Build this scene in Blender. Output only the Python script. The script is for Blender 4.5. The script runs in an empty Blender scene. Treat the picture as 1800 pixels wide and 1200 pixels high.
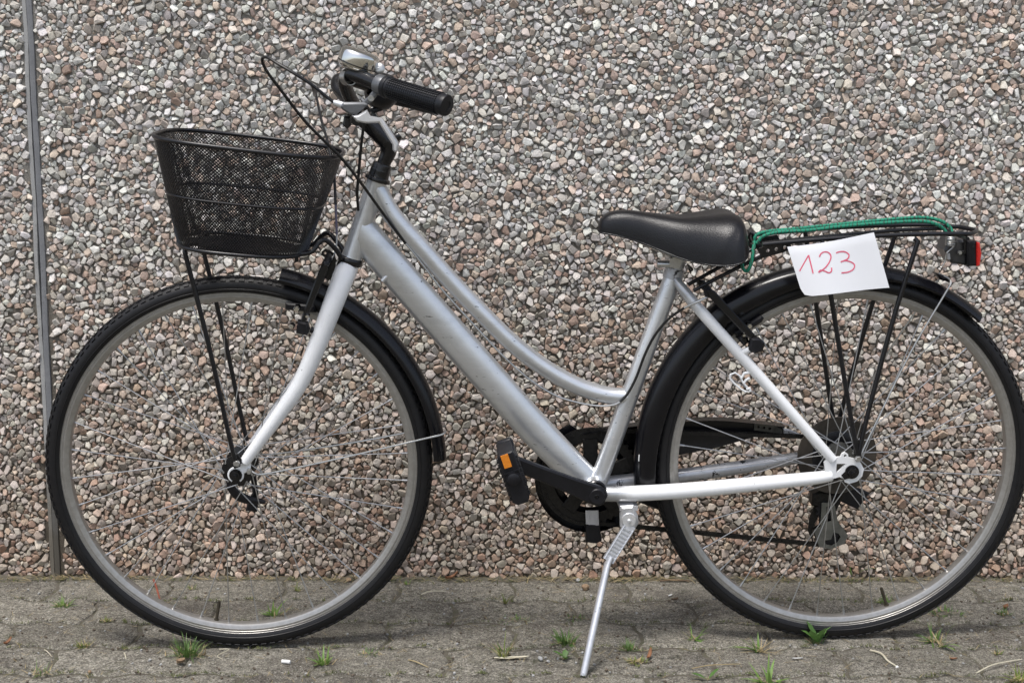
import bpy, bmesh, math, random
from math import sin, cos, pi, radians
from mathutils import Vector, Matrix, kdtree
from mathutils.geometry import tessellate_polygon
import numpy as np

random.seed(7)
S = bpy.context.scene
COL = S.collection

# ------------------------------------------------------------------ camera
CAM_H, PITCH, ROLL = 0.9593, radians(9.0431), radians(0.0777)
cf = Vector((0, cos(PITCH), -sin(PITCH))); cu = Vector((0, sin(PITCH), cos(PITCH))); cx = Vector((1, 0, 0))
rx = cos(ROLL)*cx + sin(ROLL)*cu; ru = -sin(ROLL)*cx + cos(ROLL)*cu
cd = bpy.data.cameras.new('camera'); cam = bpy.data.objects.new('camera', cd); COL.objects.link(cam)
cam.matrix_world = Matrix(((rx.x, ru.x, -cf.x, 0), (rx.y, ru.y, -cf.y, 0), (rx.z, ru.z, -cf.z, CAM_H), (0, 0, 0, 1)))
cd.sensor_width = 36; cd.lens = 50; cd.clip_start = 0.05; cd.clip_end = 500
cd.dof.use_dof = True; cd.dof.focus_distance = 2.50; cd.dof.aperture_fstop = 9.0
S.camera = cam

# ------------------------------------------------------------------ light: bright overcast day
SUN_EL, SUN_AZ = radians(69), radians(-150)      # soft light from high behind the camera's left shoulder
w = bpy.data.worlds.new("World"); S.world = w; w.use_nodes = True
nt = w.node_tree; nt.nodes.clear()
sky = nt.nodes.new('ShaderNodeTexSky'); sky.sky_type = 'NISHITA'; sky.sun_disc = False
sky.sun_elevation = SUN_EL; sky.sun_rotation = SUN_AZ; sky.air_density = 1.0; sky.dust_density = 3.0; sky.ozone_density = 1.0
hs = nt.nodes.new('ShaderNodeHueSaturation'); hs.inputs['Saturation'].default_value = 0.62
bg = nt.nodes.new('ShaderNodeBackground'); bg.inputs['Strength'].default_value = 0.105
wo = nt.nodes.new('ShaderNodeOutputWorld')
nt.links.new(sky.outputs[0], hs.inputs['Color']); nt.links.new(hs.outputs[0], bg.inputs[0]); nt.links.new(bg.outputs[0], wo.inputs[0])
sd = bpy.data.lights.new('sun', 'SUN'); sd.energy = 1.5; sd.angle = radians(15); sd.color = (1, 0.965, 0.92)
sun = bpy.data.objects.new('sun', sd); COL.objects.link(sun)
sdir = Vector((sin(SUN_AZ)*cos(SUN_EL), cos(SUN_AZ)*cos(SUN_EL), sin(SUN_EL)))
sun.rotation_euler = sdir.to_track_quat('Z', 'Y').to_euler(); sun.location = (-2, -2, 5)
S.view_settings.view_transform = 'Standard'; S.view_settings.look = 'None'
S.view_settings.exposure = 0.95; S.view_settings.gamma = 1.0; S.view_settings.use_curve_mapping = False

# ------------------------------------------------------------------ materials
def new_mat(name):
    m = bpy.data.materials.new(name); m.use_nodes = True
    return m, m.node_tree.nodes, m.node_tree.links, m.node_tree.nodes['Principled BSDF']
def noise(n, l, scale, detail=4, rough=0.6, vec=None, dim='3D'):
    t = n.new('ShaderNodeTexNoise'); t.inputs['Scale'].default_value = scale
    t.inputs['Detail'].default_value = detail; t.inputs['Roughness'].default_value = rough
    if vec is not None: l.new(vec, t.inputs['Vector'])
    return t.outputs['Fac']
def ramp(n, l, fac, stops):
    r = n.new('ShaderNodeValToRGB'); e = r.color_ramp.elements
    while len(e) < len(stops): e.new(0.5)
    for el, (p, c) in zip(e, stops):
        el.position = p; el.color = (c, c, c, 1) if isinstance(c, (int, float)) else (*c, 1)
    l.new(fac, r.inputs[0]); return r.outputs[0]
def mixc(n, l, fac, a, b, mode='MIX'):
    m = n.new('ShaderNodeMix'); m.data_type = 'RGBA'; m.blend_type = mode
    for s, v in ((m.inputs['Factor'], fac), (m.inputs['A'], a), (m.inputs['B'], b)):
        pass
    fi, ai, bi = m.inputs[0], m.inputs[6], m.inputs[7]
    for s, v in ((fi, fac), (ai, a), (bi, b)):
        if hasattr(v, 'links'): l.new(v, s)
        elif isinstance(v, (int, float)): s.default_value = v
        else: s.default_value = (*v, 1)
    return m.outputs[2]
def math_(n, l, op, a, b=0.0, c=None):
    m = n.new('ShaderNodeMath'); m.operation = op
    for i, v in enumerate((a, b) if c is None else (a, b, c)):
        if hasattr(v, 'links'): l.new(v, m.inputs[i])
        else: m.inputs[i].default_value = v
    return m.outputs[0]
def bump(n, l, b, h, strength=0.4, dist=0.001):
    k = n.new('ShaderNodeBump'); k.inputs['Strength'].default_value = strength; k.inputs['Distance'].default_value = dist
    l.new(h, k.inputs['Height']); l.new(k.outputs[0], b.inputs['Normal'])
def objco(n): return n.new('ShaderNodeTexCoord').outputs['Object']
def worldpos(n): return n.new('ShaderNodeNewGeometry').outputs['Position']

def paint(name, col, col2=None, metallic=0.0, rough=0.4, coat=0.0, nscale=60, bstr=0.0, rvar=0.12, spots=None, spec=0.5):
    """general surface: base colour broken up by two noises, roughness variation, optional chips/specks"""
    m, n, l, b = new_mat(name); co = objco(n)
    col2 = col2 or tuple(c*0.8 for c in col)
    c = mixc(n, l, ramp(n, l, noise(n, l, nscale, 5, 0.65, co), [(0.35, 0), (0.7, 1)]), col, col2)
    if spots:
        sc, th, sp = spots
        c = mixc(n, l, ramp(n, l, noise(n, l, sc, 3, 0.7, co), [(th, 0), (th+0.03, 1)]), c, sp)
    l.new(c, b.inputs['Base Color']); b.inputs['Metallic'].default_value = metallic
    r = math_(n, l, 'MULTIPLY_ADD', noise(n, l, nscale*0.4, 4, 0.6, co), rvar*2, rough-rvar); l.new(r, b.inputs['Roughness'])
    b.inputs['Coat Weight'].default_value = coat; b.inputs['Coat Roughness'].default_value = 0.15
    b.inputs['Specular IOR Level'].default_value = spec
    if bstr: bump(n, l, b, noise(n, l, nscale*6, 3, 0.6, co), bstr, 0.0006)
    return m

M = {}
def silver_paint():
    m, n, l, b = new_mat('brushed_silver_paint'); co = objco(n)
    mp = n.new('ShaderNodeMapping'); mp.inputs['Rotation'].default_value = (0, radians(42), 0); mp.inputs['Scale'].default_value = (5, 60, 60)
    l.new(co, mp.inputs['Vector'])
    streak = noise(n, l, 1.0, 6, 0.7, mp.outputs[0])
    c = mixc(n, l, streak, (0.58, 0.60, 0.625), (0.76, 0.775, 0.795))
    c = mixc(n, l, math_(n, l, 'MULTIPLY', ramp(n, l, noise(n, l, 14, 6, 0.7, co), [(0.50, 0), (0.72, 1)]), 0.35), c, (0.46, 0.47, 0.48))
    sp = ramp(n, l, noise(n, l, 95, 2, 0.8, co), [(0.735, 0), (0.75, 1)]); c = mixc(n, l, sp, c, (0.8, 0.8, 0.8))
    mp2 = n.new('ShaderNodeMapping'); mp2.inputs['Rotation'].default_value = (0, radians(42), 0); mp2.inputs['Scale'].default_value = (18, 120, 120)
    l.new(co, mp2.inputs['Vector'])
    sc = ramp(n, l, noise(n, l, 1.0, 3, 0.75, mp2.outputs[0]), [(0.665, 0), (0.70, 1)]); c = mixc(n, l, sc, c, (0.10, 0.10, 0.10))
    mp3 = n.new('ShaderNodeMapping'); mp3.inputs['Rotation'].default_value = (0, radians(50), 0); mp3.inputs['Scale'].default_value = (9, 34, 34)
    l.new(co, mp3.inputs['Vector']); wr_ = ramp(n, l, noise(n, l, 1.0, 7, 0.8, mp3.outputs[0]), [(0.55, 0), (0.66, 1)]); c = mixc(n, l, math_(n, l, 'MULTIPLY', wr_, 0.2), c, (0.33, 0.335, 0.34))
    l.new(c, b.inputs['Base Color']); b.inputs['Metallic'].default_value = 0.75
    l.new(math_(n, l, 'MULTIPLY_ADD', streak, 0.2, 0.24), b.inputs['Roughness'])
    bump(n, l, b, noise(n, l, 220, 3, 0.6, co), 0.12, 0.0005)
    return m
def white_fade(name, a, b_, start, length):
    """white paint oversprayed onto the silver tube: the fade is in the paint, along the tube"""
    m, n, l, b = new_mat(name); co = objco(n)
    sx = n.new('ShaderNodeSeparateXYZ'); l.new(co, sx.inputs[0])
    d = Vector((b_[0]-a[0], 0, b_[1]-a[1])).normalized()
    t = math_(n, l, 'ADD', math_(n, l, 'MULTIPLY', math_(n, l, 'SUBTRACT', sx.outputs[0], a[0]), d.x),
              math_(n, l, 'MULTIPLY', math_(n, l, 'SUBTRACT', sx.outputs[2], a[1]), d.z))
    t = math_(n, l, 'ADD', t, math_(n, l, 'MULTIPLY', math_(n, l, 'SUBTRACT', noise(n, l, 70, 4, 0.6, co), 0.5), 0.02))
    k = n.new('ShaderNodeMapRange'); l.new(t, k.inputs[0]); k.inputs[1].default_value = start; k.inputs[2].default_value = start+length
    chips = ramp(n, l, noise(n, l, 85, 3, 0.75, co), [(0.70, 0), (0.72, 1)])
    wcol = mixc(n, l, noise(n, l, 30, 4, 0.6, co), (0.84, 0.85, 0.86), (0.77, 0.78, 0.79))
    wcol = mixc(n, l, chips, wcol, (0.30, 0.29, 0.27))
    c = mixc(n, l, k.outputs[0], (0.42, 0.43, 0.44), wcol); l.new(c, b.inputs['Base Color'])
    l.new(math_(n, l, 'MULTIPLY_ADD', k.outputs[0], -0.55, 0.55), b.inputs['Metallic'])
    b.inputs['Roughness'].default_value = 0.33; b.inputs['Coat Weight'].default_value = 0.3; b.inputs['Coat Roughness'].default_value = 0.2
    bump(n, l, b, noise(n, l, 150, 2, 0.5, co), 0.05, 0.0005)
    return m
M['silver'] = silver_paint()
M['old_silver'] = paint('scuffed_silver_paint', (0.50, 0.51, 0.54), (0.36, 0.37, 0.39), 0.6, 0.40, nscale=35, spots=(60, 0.60, (0.05, 0.05, 0.055)))
M['white'] = paint('white_paint', (0.84, 0.85, 0.86), (0.77, 0.78, 0.79), 0, 0.33, 0.3, 30, 0.03, 0.06, spots=(120, 0.71, (0.30, 0.29, 0.27)))
M['black'] = paint('black_gloss_paint', (0.005, 0.005, 0.006), (0.009, 0.009, 0.010), 0, 0.24, 0.0, 80, 0.03, 0.07)
M['plastic'] = paint('black_plastic', (0.006, 0.006, 0.008), (0.011, 0.011, 0.014), 0, 0.40, 0, 70, 0.10, 0.1, spec=0.35, spots=(45, 0.68, (0.03, 0.03, 0.03)))
M['fender'] = paint('black_mudguard_plastic', (0.003, 0.003, 0.0045), (0.005, 0.005, 0.007), 0, 0.24, 0.0, 25, 0.02, 0.07, spec=0.38)
M['rubber'] = paint('tyre_rubber', (0.0055, 0.0055, 0.007), (0.010, 0.0095, 0.010), 0, 0.48, 0, 90, 0.2, 0.1, spec=0.35)
M['grip'] = paint('rubber_grip', (0.006, 0.0065, 0.009), (0.010, 0.011, 0.014), 0, 0.42, 0, 90, 0.1, spec=0.35)
M['leather'] = paint('black_vinyl', (0.003, 0.003, 0.0045), (0.005, 0.005, 0.007), 0, 0.33, 0, 45, 0.0, 0.06, spec=0.42)
lm = M['leather']; n_, l_ = lm.node_tree.nodes, lm.node_tree.links
vo = n_.new('ShaderNodeTexVoronoi'); vo.inputs['Scale'].default_value = 620; l_.new(objco(n_), vo.inputs['Vector'])
bump(n_, l_, n_['Principled BSDF'], vo.outputs['Distance'], 0.35, 0.0007)
M['rim'] = paint('aluminium_rim', (0.42, 0.41, 0.395), (0.34, 0.33, 0.31), 0.75, 0.38, 0, 120, 0.05, 0.08)
M['spoke'] = paint('galvanised_spoke', (0.46, 0.46, 0.46), (0.36, 0.36, 0.36), 0.8, 0.34, 0, 90, 0)
M['chrome'] = paint('chrome', (0.80, 0.79, 0.76), (0.72, 0.71, 0.68), 1.0, 0.10, 0, 40, 0, 0.04)
M['steel'] = paint('zinc_steel', (0.55, 0.55, 0.54), (0.42, 0.42, 0.41), 0.9, 0.33, 0, 90, 0.03)
M['alloy'] = paint('polished_alloy', (0.78, 0.79, 0.81), (0.70, 0.71, 0.73), 0.55, 0.30, 0, 60, 0.03)
M['kick'] = paint('cast_alloy', (0.66, 0.67, 0.70), (0.56, 0.57, 0.60), 0.6, 0.36, 0, 80, 0.08, spots=(70, 0.68, (0.30, 0.30, 0.31)))
M['grey_alloy'] = paint('grey_lever_body', (0.15, 0.155, 0.165), (0.11, 0.115, 0.12), 0.5, 0.40, 0, 60, 0.04)
M['dirty_steel'] = paint('greasy_steel', (0.115, 0.112, 0.098), (0.060, 0.057, 0.050), 0.5, 0.5, 0, 60, 0.1)
M['cage'] = paint('worn_grey_cage', (0.16, 0.16, 0.14), (0.09, 0.09, 0.08), 0.35, 0.45, 0, 50, 0.08)
M['chain'] = paint('oily_chain', (0.012, 0.011, 0.010), (0.030, 0.028, 0.026), 0.6, 0.45, 0, 200, 0.1)
M['disc'] = paint('smoked_plastic_disc', (0.016, 0.014, 0.012), (0.070, 0.058, 0.046), 0, 0.38, 0, 22, 0.03)
M['amber'] = paint('amber_reflector', (0.75, 0.25, 0.02), (0.62, 0.19, 0.015), 0, 0.2, 0.5, 300, 0.4)
M['red'] = paint('red_lens', (0.62, 0.02, 0.015), (0.5, 0.012, 0.01), 0, 0.2, 0.5, 300, 0.3)
M['cable'] = paint('cable_housing', (0.005, 0.005, 0.006), (0.01, 0.01, 0.01), 0, 0.34, 0, 100, 0)
M['violet_wire'] = paint('grey_violet_wire', (0.16, 0.15, 0.22), (0.12, 0.11, 0.17), 0, 0.4, 0, 100, 0)
M['wire'] = paint('black_wire', (0.004, 0.004, 0.006), (0.008, 0.008, 0.010), 0, 0.30, 0.0, 90, 0)
M['valve'] = paint('brass_valve', (0.10, 0.085, 0.06), (0.05, 0.045, 0.035), 0.6, 0.45, 0, 200, 0)
M['paper'] = paint('white_paper', (0.83, 0.84, 0.87), (0.80, 0.81, 0.84), 0, 0.7, 0, 8, 0.02)
M['marker'] = paint('red_marker_ink', (0.80, 0.16, 0.24), (0.74, 0.12, 0.2), 0, 0.6, 0, 60, 0)
M['label'] = paint('grey_label', (0.45, 0.45, 0.45), (0.35, 0.35, 0.35), 0, 0.5, 0, 300, 0)
def cord():
    m, n, l, b = new_mat('green_elastic_cord'); co = objco(n)
    wv = n.new('ShaderNodeTexWave'); wv.bands_direction = 'X'; wv.inputs['Scale'].default_value = 46; wv.inputs['Distortion'].default_value = 5.0; wv.inputs['Detail Scale'].default_value = 3
    l.new(co, wv.inputs['Vector'])
    c = mixc(n, l, noise(n, l, 120, 4, 0.6, co), (0.006, 0.175, 0.105), (0.012, 0.24, 0.145))
    c = mixc(n, l, ramp(n, l, wv.outputs['Fac'], [(0.84, 0), (0.93, 1)]), c, (0.025, 0.06, 0.04))
    l.new(c, b.inputs['Base Color']); b.inputs['Roughness'].default_value = 0.75
    bump(n, l, b, noise(n, l, 700, 2, 0.6, co), 0.4, 0.0006); return m
M['cord'] = cord()

def stone_mat():
    m, n, l, b = new_mat('crushed_stone'); p = worldpos(n)
    at = n.new('ShaderNodeAttribute'); at.attribute_name = 'Col'
    c = mixc(n, l, 1.0, at.outputs['Color'], ramp(n, l, noise(n, l, 160, 6, 0.72, p), [(0.25, 0.66), (0.5, 0.98), (0.75, 1.20)]), 'MULTIPLY')
    c = mixc(n, l, 1.0, c, ramp(n, l, noise(n, l, 620, 3, 0.7, p), [(0.3, 0.78), (0.55, 1.03), (0.8, 1.12)]), 'MULTIPLY')
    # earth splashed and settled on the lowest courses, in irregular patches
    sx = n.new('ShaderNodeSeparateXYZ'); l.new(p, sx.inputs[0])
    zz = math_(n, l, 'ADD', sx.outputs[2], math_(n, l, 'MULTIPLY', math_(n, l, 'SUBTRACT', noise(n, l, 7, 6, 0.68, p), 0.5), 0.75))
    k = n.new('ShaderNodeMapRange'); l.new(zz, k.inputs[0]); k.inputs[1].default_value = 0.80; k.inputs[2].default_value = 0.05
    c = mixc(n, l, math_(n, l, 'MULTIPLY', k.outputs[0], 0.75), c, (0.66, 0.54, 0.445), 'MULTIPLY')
    l.new(c, b.inputs['Base Color']); b.inputs['Roughness'].default_value = 0.82
    b.inputs['Specular IOR Level'].default_value = 0.3
    bump(n, l, b, noise(n, l, 420, 5, 0.7, p), 0.45, 0.0012); return m
def mortar_mat():
    m, n, l, b = new_mat('weathered_cement'); p = worldpos(n)
    c = mixc(n, l, ramp(n, l, noise(n, l, 40, 6, 0.7, p), [(0.35, 0), (0.65, 1)]), (0.30, 0.285, 0.262), (0.20, 0.19, 0.172))
    c = mixc(n, l, ramp(n, l, noise(n, l, 500, 3, 0.7, p), [(0.4, 0), (0.7, 1)]), c, (0.17, 0.16, 0.14))
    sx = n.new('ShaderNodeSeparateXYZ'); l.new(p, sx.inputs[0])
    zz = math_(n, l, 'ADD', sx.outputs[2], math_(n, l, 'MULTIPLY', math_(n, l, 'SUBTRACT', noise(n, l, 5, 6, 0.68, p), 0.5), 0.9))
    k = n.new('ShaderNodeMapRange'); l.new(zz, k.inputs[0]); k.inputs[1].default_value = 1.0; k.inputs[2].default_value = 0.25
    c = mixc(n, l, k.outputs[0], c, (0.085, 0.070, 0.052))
    l.new(c, b.inputs['Base Color']); b.inputs['Roughness'].default_value = 0.95
    bump(n, l, b, noise(n, l, 260, 6, 0.75, p), 0.8, 0.003); return m
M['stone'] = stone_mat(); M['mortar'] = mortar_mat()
def strip_mat(name, a, b2, low):
    m, n, l, b = new_mat(name); p = worldpos(n)
    c = mixc(n, l, ramp(n, l, noise(n, l, 30, 6, 0.7, p), [(0.3, 0), (0.7, 1)]), a, b2)
    c = mixc(n, l, ramp(n, l, noise(n, l, 260, 3, 0.8, p), [(0.63, 0), (0.68, 1)]), c, (0.08, 0.08, 0.08))
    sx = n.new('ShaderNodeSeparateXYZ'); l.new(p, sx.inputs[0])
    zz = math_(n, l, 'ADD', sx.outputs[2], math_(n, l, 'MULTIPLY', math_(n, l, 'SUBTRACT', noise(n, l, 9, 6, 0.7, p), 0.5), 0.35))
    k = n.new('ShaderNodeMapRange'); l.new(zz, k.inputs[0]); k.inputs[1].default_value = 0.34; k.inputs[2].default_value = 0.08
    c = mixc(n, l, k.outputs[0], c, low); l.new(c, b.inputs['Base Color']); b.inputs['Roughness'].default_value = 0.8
    bump(n, l, b, noise(n, l, 200, 5, 0.7, p), 0.4, 0.001); return m
M['sealant'] = strip_mat('grey_joint_sealant', (0.20, 0.205, 0.215), (0.145, 0.148, 0.158), (0.075, 0.068, 0.055))
M['edge'] = strip_mat('pale_cement_edge', (0.36, 0.36, 0.355), (0.27, 0.27, 0.265), (0.14, 0.125, 0.10))
def paver_mat(name, bed=False):
    m, n, l, b = new_mat(name); p = worldpos(n)
    big = noise(n, l, 6, 6, 0.65, p); mid = noise(n, l, 45, 6, 0.75, p); fine = noise(n, l, 230, 6, 0.85, p)
    c = mixc(n, l, ramp(n, l, big, [(0.35, 0), (0.65, 1)]), (0.40, 0.375, 0.315), (0.31, 0.288, 0.238))
    c = mixc(n, l, ramp(n, l, mid, [(0.42, 0), (0.66, 1)]), c, (0.165, 0.152, 0.124))
    c = mixc(n, l, ramp(n, l, noise(n, l, 4.2, 5, 0.7, p), [(0.52, 0), (0.68, 1)]), c, (0.135, 0.118, 0.100))
    c = mixc(n, l, ramp(n, l, noise(n, l, 18, 6, 0.75, p), [(0.56, 0), (0.70, 1)]), c, (0.130, 0.132, 0.078))   # algae film
    c = mixc(n, l, ramp(n, l, fine, [(0.40, 1), (0.50, 0)]), c, (0.070, 0.064, 0.053))                          # pits
    c = mixc(n, l, ramp(n, l, noise(n, l, 260, 4, 0.8, p), [(0.575, 0), (0.63, 1)]), c, (0.50, 0.48, 0.44))  # bare aggregate grains
    c = mixc(n, l, 1.0, c, ramp(n, l, noise(n, l, 330, 2, 0.7, p), [(0.30, 0.42), (0.50, 1.0), (0.72, 1.62)]), 'MULTIPLY')
    c = mixc(n, l, 1.0, c, ramp(n, l, noise(n, l, 110, 4, 0.75, p), [(0.33, 0.62), (0.5, 1.0), (0.68, 1.34)]), 'MULTIPLY')
    oi = n.new('ShaderNodeObjectInfo')
    if not bed:
        c = mixc(n, l, 1.0, c, ramp(n, l, oi.outputs['Random'], [(0, 0.86), (1, 1.12)]), 'MULTIPLY')
    else:
        c = mixc(n, l, ramp(n, l, noise(n, l, 30, 4, 0.7, p), [(0.45, 0), (0.62, 1)]), (0.16, 0.143, 0.115), (0.125, 0.125, 0.075))
        c = mixc(n, l, ramp(n, l, fine, [(0.45, 0), (0.7, 1)]), c, (0.22, 0.20, 0.165))
    l.new(c, b.inputs['Base Color']); b.inputs['Roughness'].default_value = 0.93; b.inputs['Specular IOR Level'].default_value = 0.25
    h = math_(n, l, 'ADD', math_(n, l, 'MULTIPLY', mid, 1.0), math_(n, l, 'MULTIPLY', fine, 0.8))
    bump(n, l, b, h, 1.0, 0.007); return m
M['paver'] = paver_mat('worn_concrete_paver'); M['bed'] = paver_mat('jointing_sand', True)
def leafy(name, a, b2, rough=0.5, tr=0.3):
    m, n, l, b = new_mat(name); p = worldpos(n)
    c = mixc(n, l, ramp(n, l, noise(n, l, 60, 4, 0.6, p), [(0.35, 0), (0.65, 1)]), a, b2)
    l.new(c, b.inputs['Base Color']); b.inputs['Roughness'].default_value = rough
    b.inputs['Subsurface Weight'].default_value = 0.0
    t = n.new('ShaderNodeBsdfTranslucent'); l.new(c, t.inputs['Color'])
    mx = n.new('ShaderNodeMixShader'); mx.inputs[0].default_value = tr
    o = n['Material Output']; l.new(b.outputs[0], mx.inputs[1]); l.new(t.outputs[0], mx.inputs[2]); l.new(mx.outputs[0], o.inputs[0])
    return m
M['grass'] = leafy('fresh_grass', (0.13, 0.25, 0.045), (0.21, 0.33, 0.085))
M['grass_dark'] = leafy('dull_grass', (0.095, 0.18, 0.045), (0.15, 0.24, 0.07))
M['leaf'] = leafy('weed_leaf', (0.12, 0.24, 0.06), (0.08, 0.17, 0.04))
M['yellow'] = leafy('yellowing_weed', (0.24, 0.27, 0.06), (0.15, 0.22, 0.05))
M['straw'] = leafy('dry_straw', (0.42, 0.34, 0.19), (0.30, 0.23, 0.12), 0.7, 0.15)
M['pale_straw'] = leafy('bleached_stalk', (0.60, 0.56, 0.44), (0.48, 0.44, 0.33), 0.7, 0.1)
M['dead_leaf'] = leafy('dead_leaf', (0.28, 0.13, 0.06), (0.19, 0.085, 0.04), 0.7, 0.1)
M['twig'] = leafy('dry_twig', (0.16, 0.10, 0.06), (0.10, 0.065, 0.04), 0.8, 0.0)
M['red_twig'] = leafy('red_brown_twig', (0.30, 0.075, 0.04), (0.2, 0.05, 0.03), 0.7, 0.0)
M['clod'] = paint('brown_clod', (0.30, 0.21, 0.13), (0.2, 0.135, 0.085), 0, 0.9, 0, 120, 0.5)
M['pebble'] = paint('grey_pebble', (0.40, 0.40, 0.39), (0.28, 0.28, 0.27), 0, 0.8, 0, 120, 0.3)
M['scrap'] = paint('white_scrap', (0.78, 0.78, 0.77), (0.7, 0.7, 0.68), 0, 0.6, 0, 60, 0.05)
M['moss'] = leafy('moss', (0.085, 0.11, 0.03), (0.12, 0.125, 0.045), 0.9, 0.1)
M['soil'] = paint('soil_crumb', (0.09, 0.07, 0.05), (0.16, 0.13, 0.1), 0, 0.95, 0, 300, 0.3)

# ------------------------------------------------------------------ mesh helpers
def tag(o, label=None, cat=None, group=None, kind=None):
    if label: o['label'] = label
    if cat: o['category'] = cat
    if group: o['group'] = group
    if kind: o['kind'] = kind
    return o
def link(name, me, parent=None):
    o = bpy.data.objects.new(name, me); COL.objects.link(o)
    if parent: o.parent = parent
    return o
def empty(name, loc=(0, 0, 0), parent=None):
    o = link(name, None, parent); o.location = loc; o.empty_display_size = 0.05; return o

class MB:
    """collects vertices and faces; bike=True takes (along, up, towards the viewer's side) triples"""
    def __init__(s, bike=False): s.v = []; s.f = []; s.bike = bike
    def add(s, vs, fs):
        o = len(s.v)
        s.v += [((p[0], -p[2], p[1]) if s.bike else tuple(p)) for p in vs]
        s.f += [tuple(i+o for i in f) for f in fs]; return s
    def tube(s, pts, r, seg=10, closed=False, caps=True, flat=None):
        """r: number, list, or list of (in-plane radius, w radius) when flat is the fixed w axis"""
        P = [Vector(p) for p in pts]; n = len(P)
        R = r if isinstance(r, (list, tuple)) else [r]*n
        if len(R) != n:   # resample radii
            R = [lerp_any(R, i/(n-1)*(len(R)-1)) for i in range(n)]
        T = []
        for i in range(n):
            a = P[(i-1) % n] if closed or i > 0 else P[i]; b = P[(i+1) % n] if closed or i < n-1 else P[i]
            T.append((b-a).normalized() if (b-a).length > 1e-9 else Vector((1, 0, 0)))
        if flat is not None:
            N = [Vector(flat).cross(t).normalized() for t in T]
        else:
            ref = Vector((0, 0, 1)) if abs(T[0].z) < 0.9 else Vector((0, 1, 0))
            nn = (ref-T[0]*ref.dot(T[0])).normalized(); N = [nn]
            for i in range(1, n):
                q = T[i-1].rotation_difference(T[i]); nn = q @ nn; nn = (nn-T[i]*nn.dot(T[i])).normalized(); N.append(nn)
        vs = []; fs = []
        for i in range(n):
            B = T[i].cross(N[i]); ra, rb = R[i] if isinstance(R[i], (tuple, list)) else (R[i], R[i])
            for k in range(seg):
                a = 2*pi*k/seg; vs.append(P[i]+N[i]*cos(a)*ra+B*sin(a)*rb)
        m = n if closed else n-1
        for i in range(m):
            j = (i+1) % n
            for k in range(seg):
                k2 = (k+1) % seg; fs.append((i*seg+k, i*seg+k2, j*seg+k2, j*seg+k))
        if caps and not closed:
            fs.append(tuple(range(seg))[::-1]); fs.append(tuple((n-1)*seg+k for k in range(seg)))
        return s.add(vs, fs)
    def lathe(s, prof, c, axis, seg=32, a0=0.0, a1=2*pi, ref=None, closed_prof=False, rfun=None):
        """prof: (radius, along axis) pairs; partial arcs allowed"""
        c = Vector(c); ax = Vector(axis).normalized()
        if ref is None: ref = Vector((1, 0, 0)) if abs(ax.x) < 0.9 else Vector((0, 1, 0))
        X = (Vector(ref)-ax*ax.dot(Vector(ref))).normalized(); Y = ax.cross(X)
        full = abs(a1-a0-2*pi) < 1e-6; n = seg if full else seg+1; m = len(prof); vs = []; fs = []
        for i in range(n):
            a = a0+(a1-a0)*i/seg; d = X*cos(a)+Y*sin(a); dr = rfun(i/seg) if rfun else 0
            for (r, z) in prof: vs.append(c+d*(r+dr)+ax*z)
        for i in range(seg):
            j = (i+1) % n
            for k in range(m if closed_prof else m-1):
                k2 = (k+1) % m; fs.append((i*m+k, j*m+k, j*m+k2, i*m+k2))
        if not full and closed_prof:
            fs.append(tuple(range(m))[::-1]); fs.append(tuple((n-1)*m+k for k in range(m)))
        return s.add(vs, fs)
    def prism(s, poly, w0, w1, bev=0.0, holes=()):
        """polygon in the bike's plane, thickness w0..w1, rounded rim"""
        P = [tuple(p[:2]) for p in poly]
        area = sum(P[i][0]*P[(i+1) % len(P)][1]-P[(i+1) % len(P)][0]*P[i][1] for i in range(len(P)))
        if area < 0: P = P[::-1]
        n = len(P)
        def inset(q, d):
            out = []
            for i in range(len(q)):
                a, b, c = Vector(q[i-1]), Vector(q[i]), Vector(q[(i+1) % len(q)])
                e1 = (b-a).normalized(); e2 = (c-b).normalized()
                n1 = Vector((-e1.y, e1.x)); n2 = Vector((-e2.y, e2.x)); k = (n1+n2)
                k = k/max(0.35, k.length_squared/2) if k.length > 1e-6 else n1
                out.append(tuple(b+k*d/1.0*0.999))
            return out
        if holes:
            loops = [P]+[[tuple(h[:2]) for h in hh] for hh in holes]
            flat = [p for lp in loops for p in lp]; tri = tessellate_polygon([[Vector((p[0], p[1], 0)) for p in lp] for lp in loops])
            N = len(flat); vs = [(p[0], p[1], w1) for p in flat]+[(p[0], p[1], w0) for p in flat]
            fs = [tuple(t) for t in tri]+[tuple(N+i for i in t)[::-1] for t in tri]; o = 0
            for lp in loops:
                k = len(lp)
                for i in range(k): j = (i+1) % k; fs.append((o+i, o+j, N+o+j, N+o+i))
                o += k
            return s.add(vs, fs)
        b = min(bev, abs(w1-w0)*0.45)
        rings = [(inset(P, bev), w0), (P, w0+b), (P, w1-b), (inset(P, bev), w1)] if bev > 0 else [(P, w0), (P, w1)]
        vs = [(p[0], p[1], z) for q, z in rings for p in q]; fs = []
        for r in range(len(rings)-1):
            for i in range(n):
                j = (i+1) % n; fs.append((r*n+i, r*n+j, (r+1)*n+j, (r+1)*n+i))
        tri = tessellate_polygon([[Vector((p[0], p[1], 0)) for p in rings[0][0]]])
        L = (len(rings)-1)*n
        fs += [tuple(t)[::-1] for t in tri]+[tuple(L+i for i in t) for t in tri]
        return s.add(vs, fs)
    def box(s, c, ex, ey, ez):
        c = Vector(c); ex, ey, ez = Vector(ex), Vector(ey), Vector(ez)
        vs = [c+ex*a+ey*b+ez*d for a in (-1, 1) for b in (-1, 1) for d in (-1, 1)]
        return s.add(vs, [(0, 1, 3, 2), (4, 6, 7, 5), (0, 4, 5, 1), (2, 3, 7, 6), (0, 2, 6, 4), (1, 5, 7, 3)])
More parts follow.
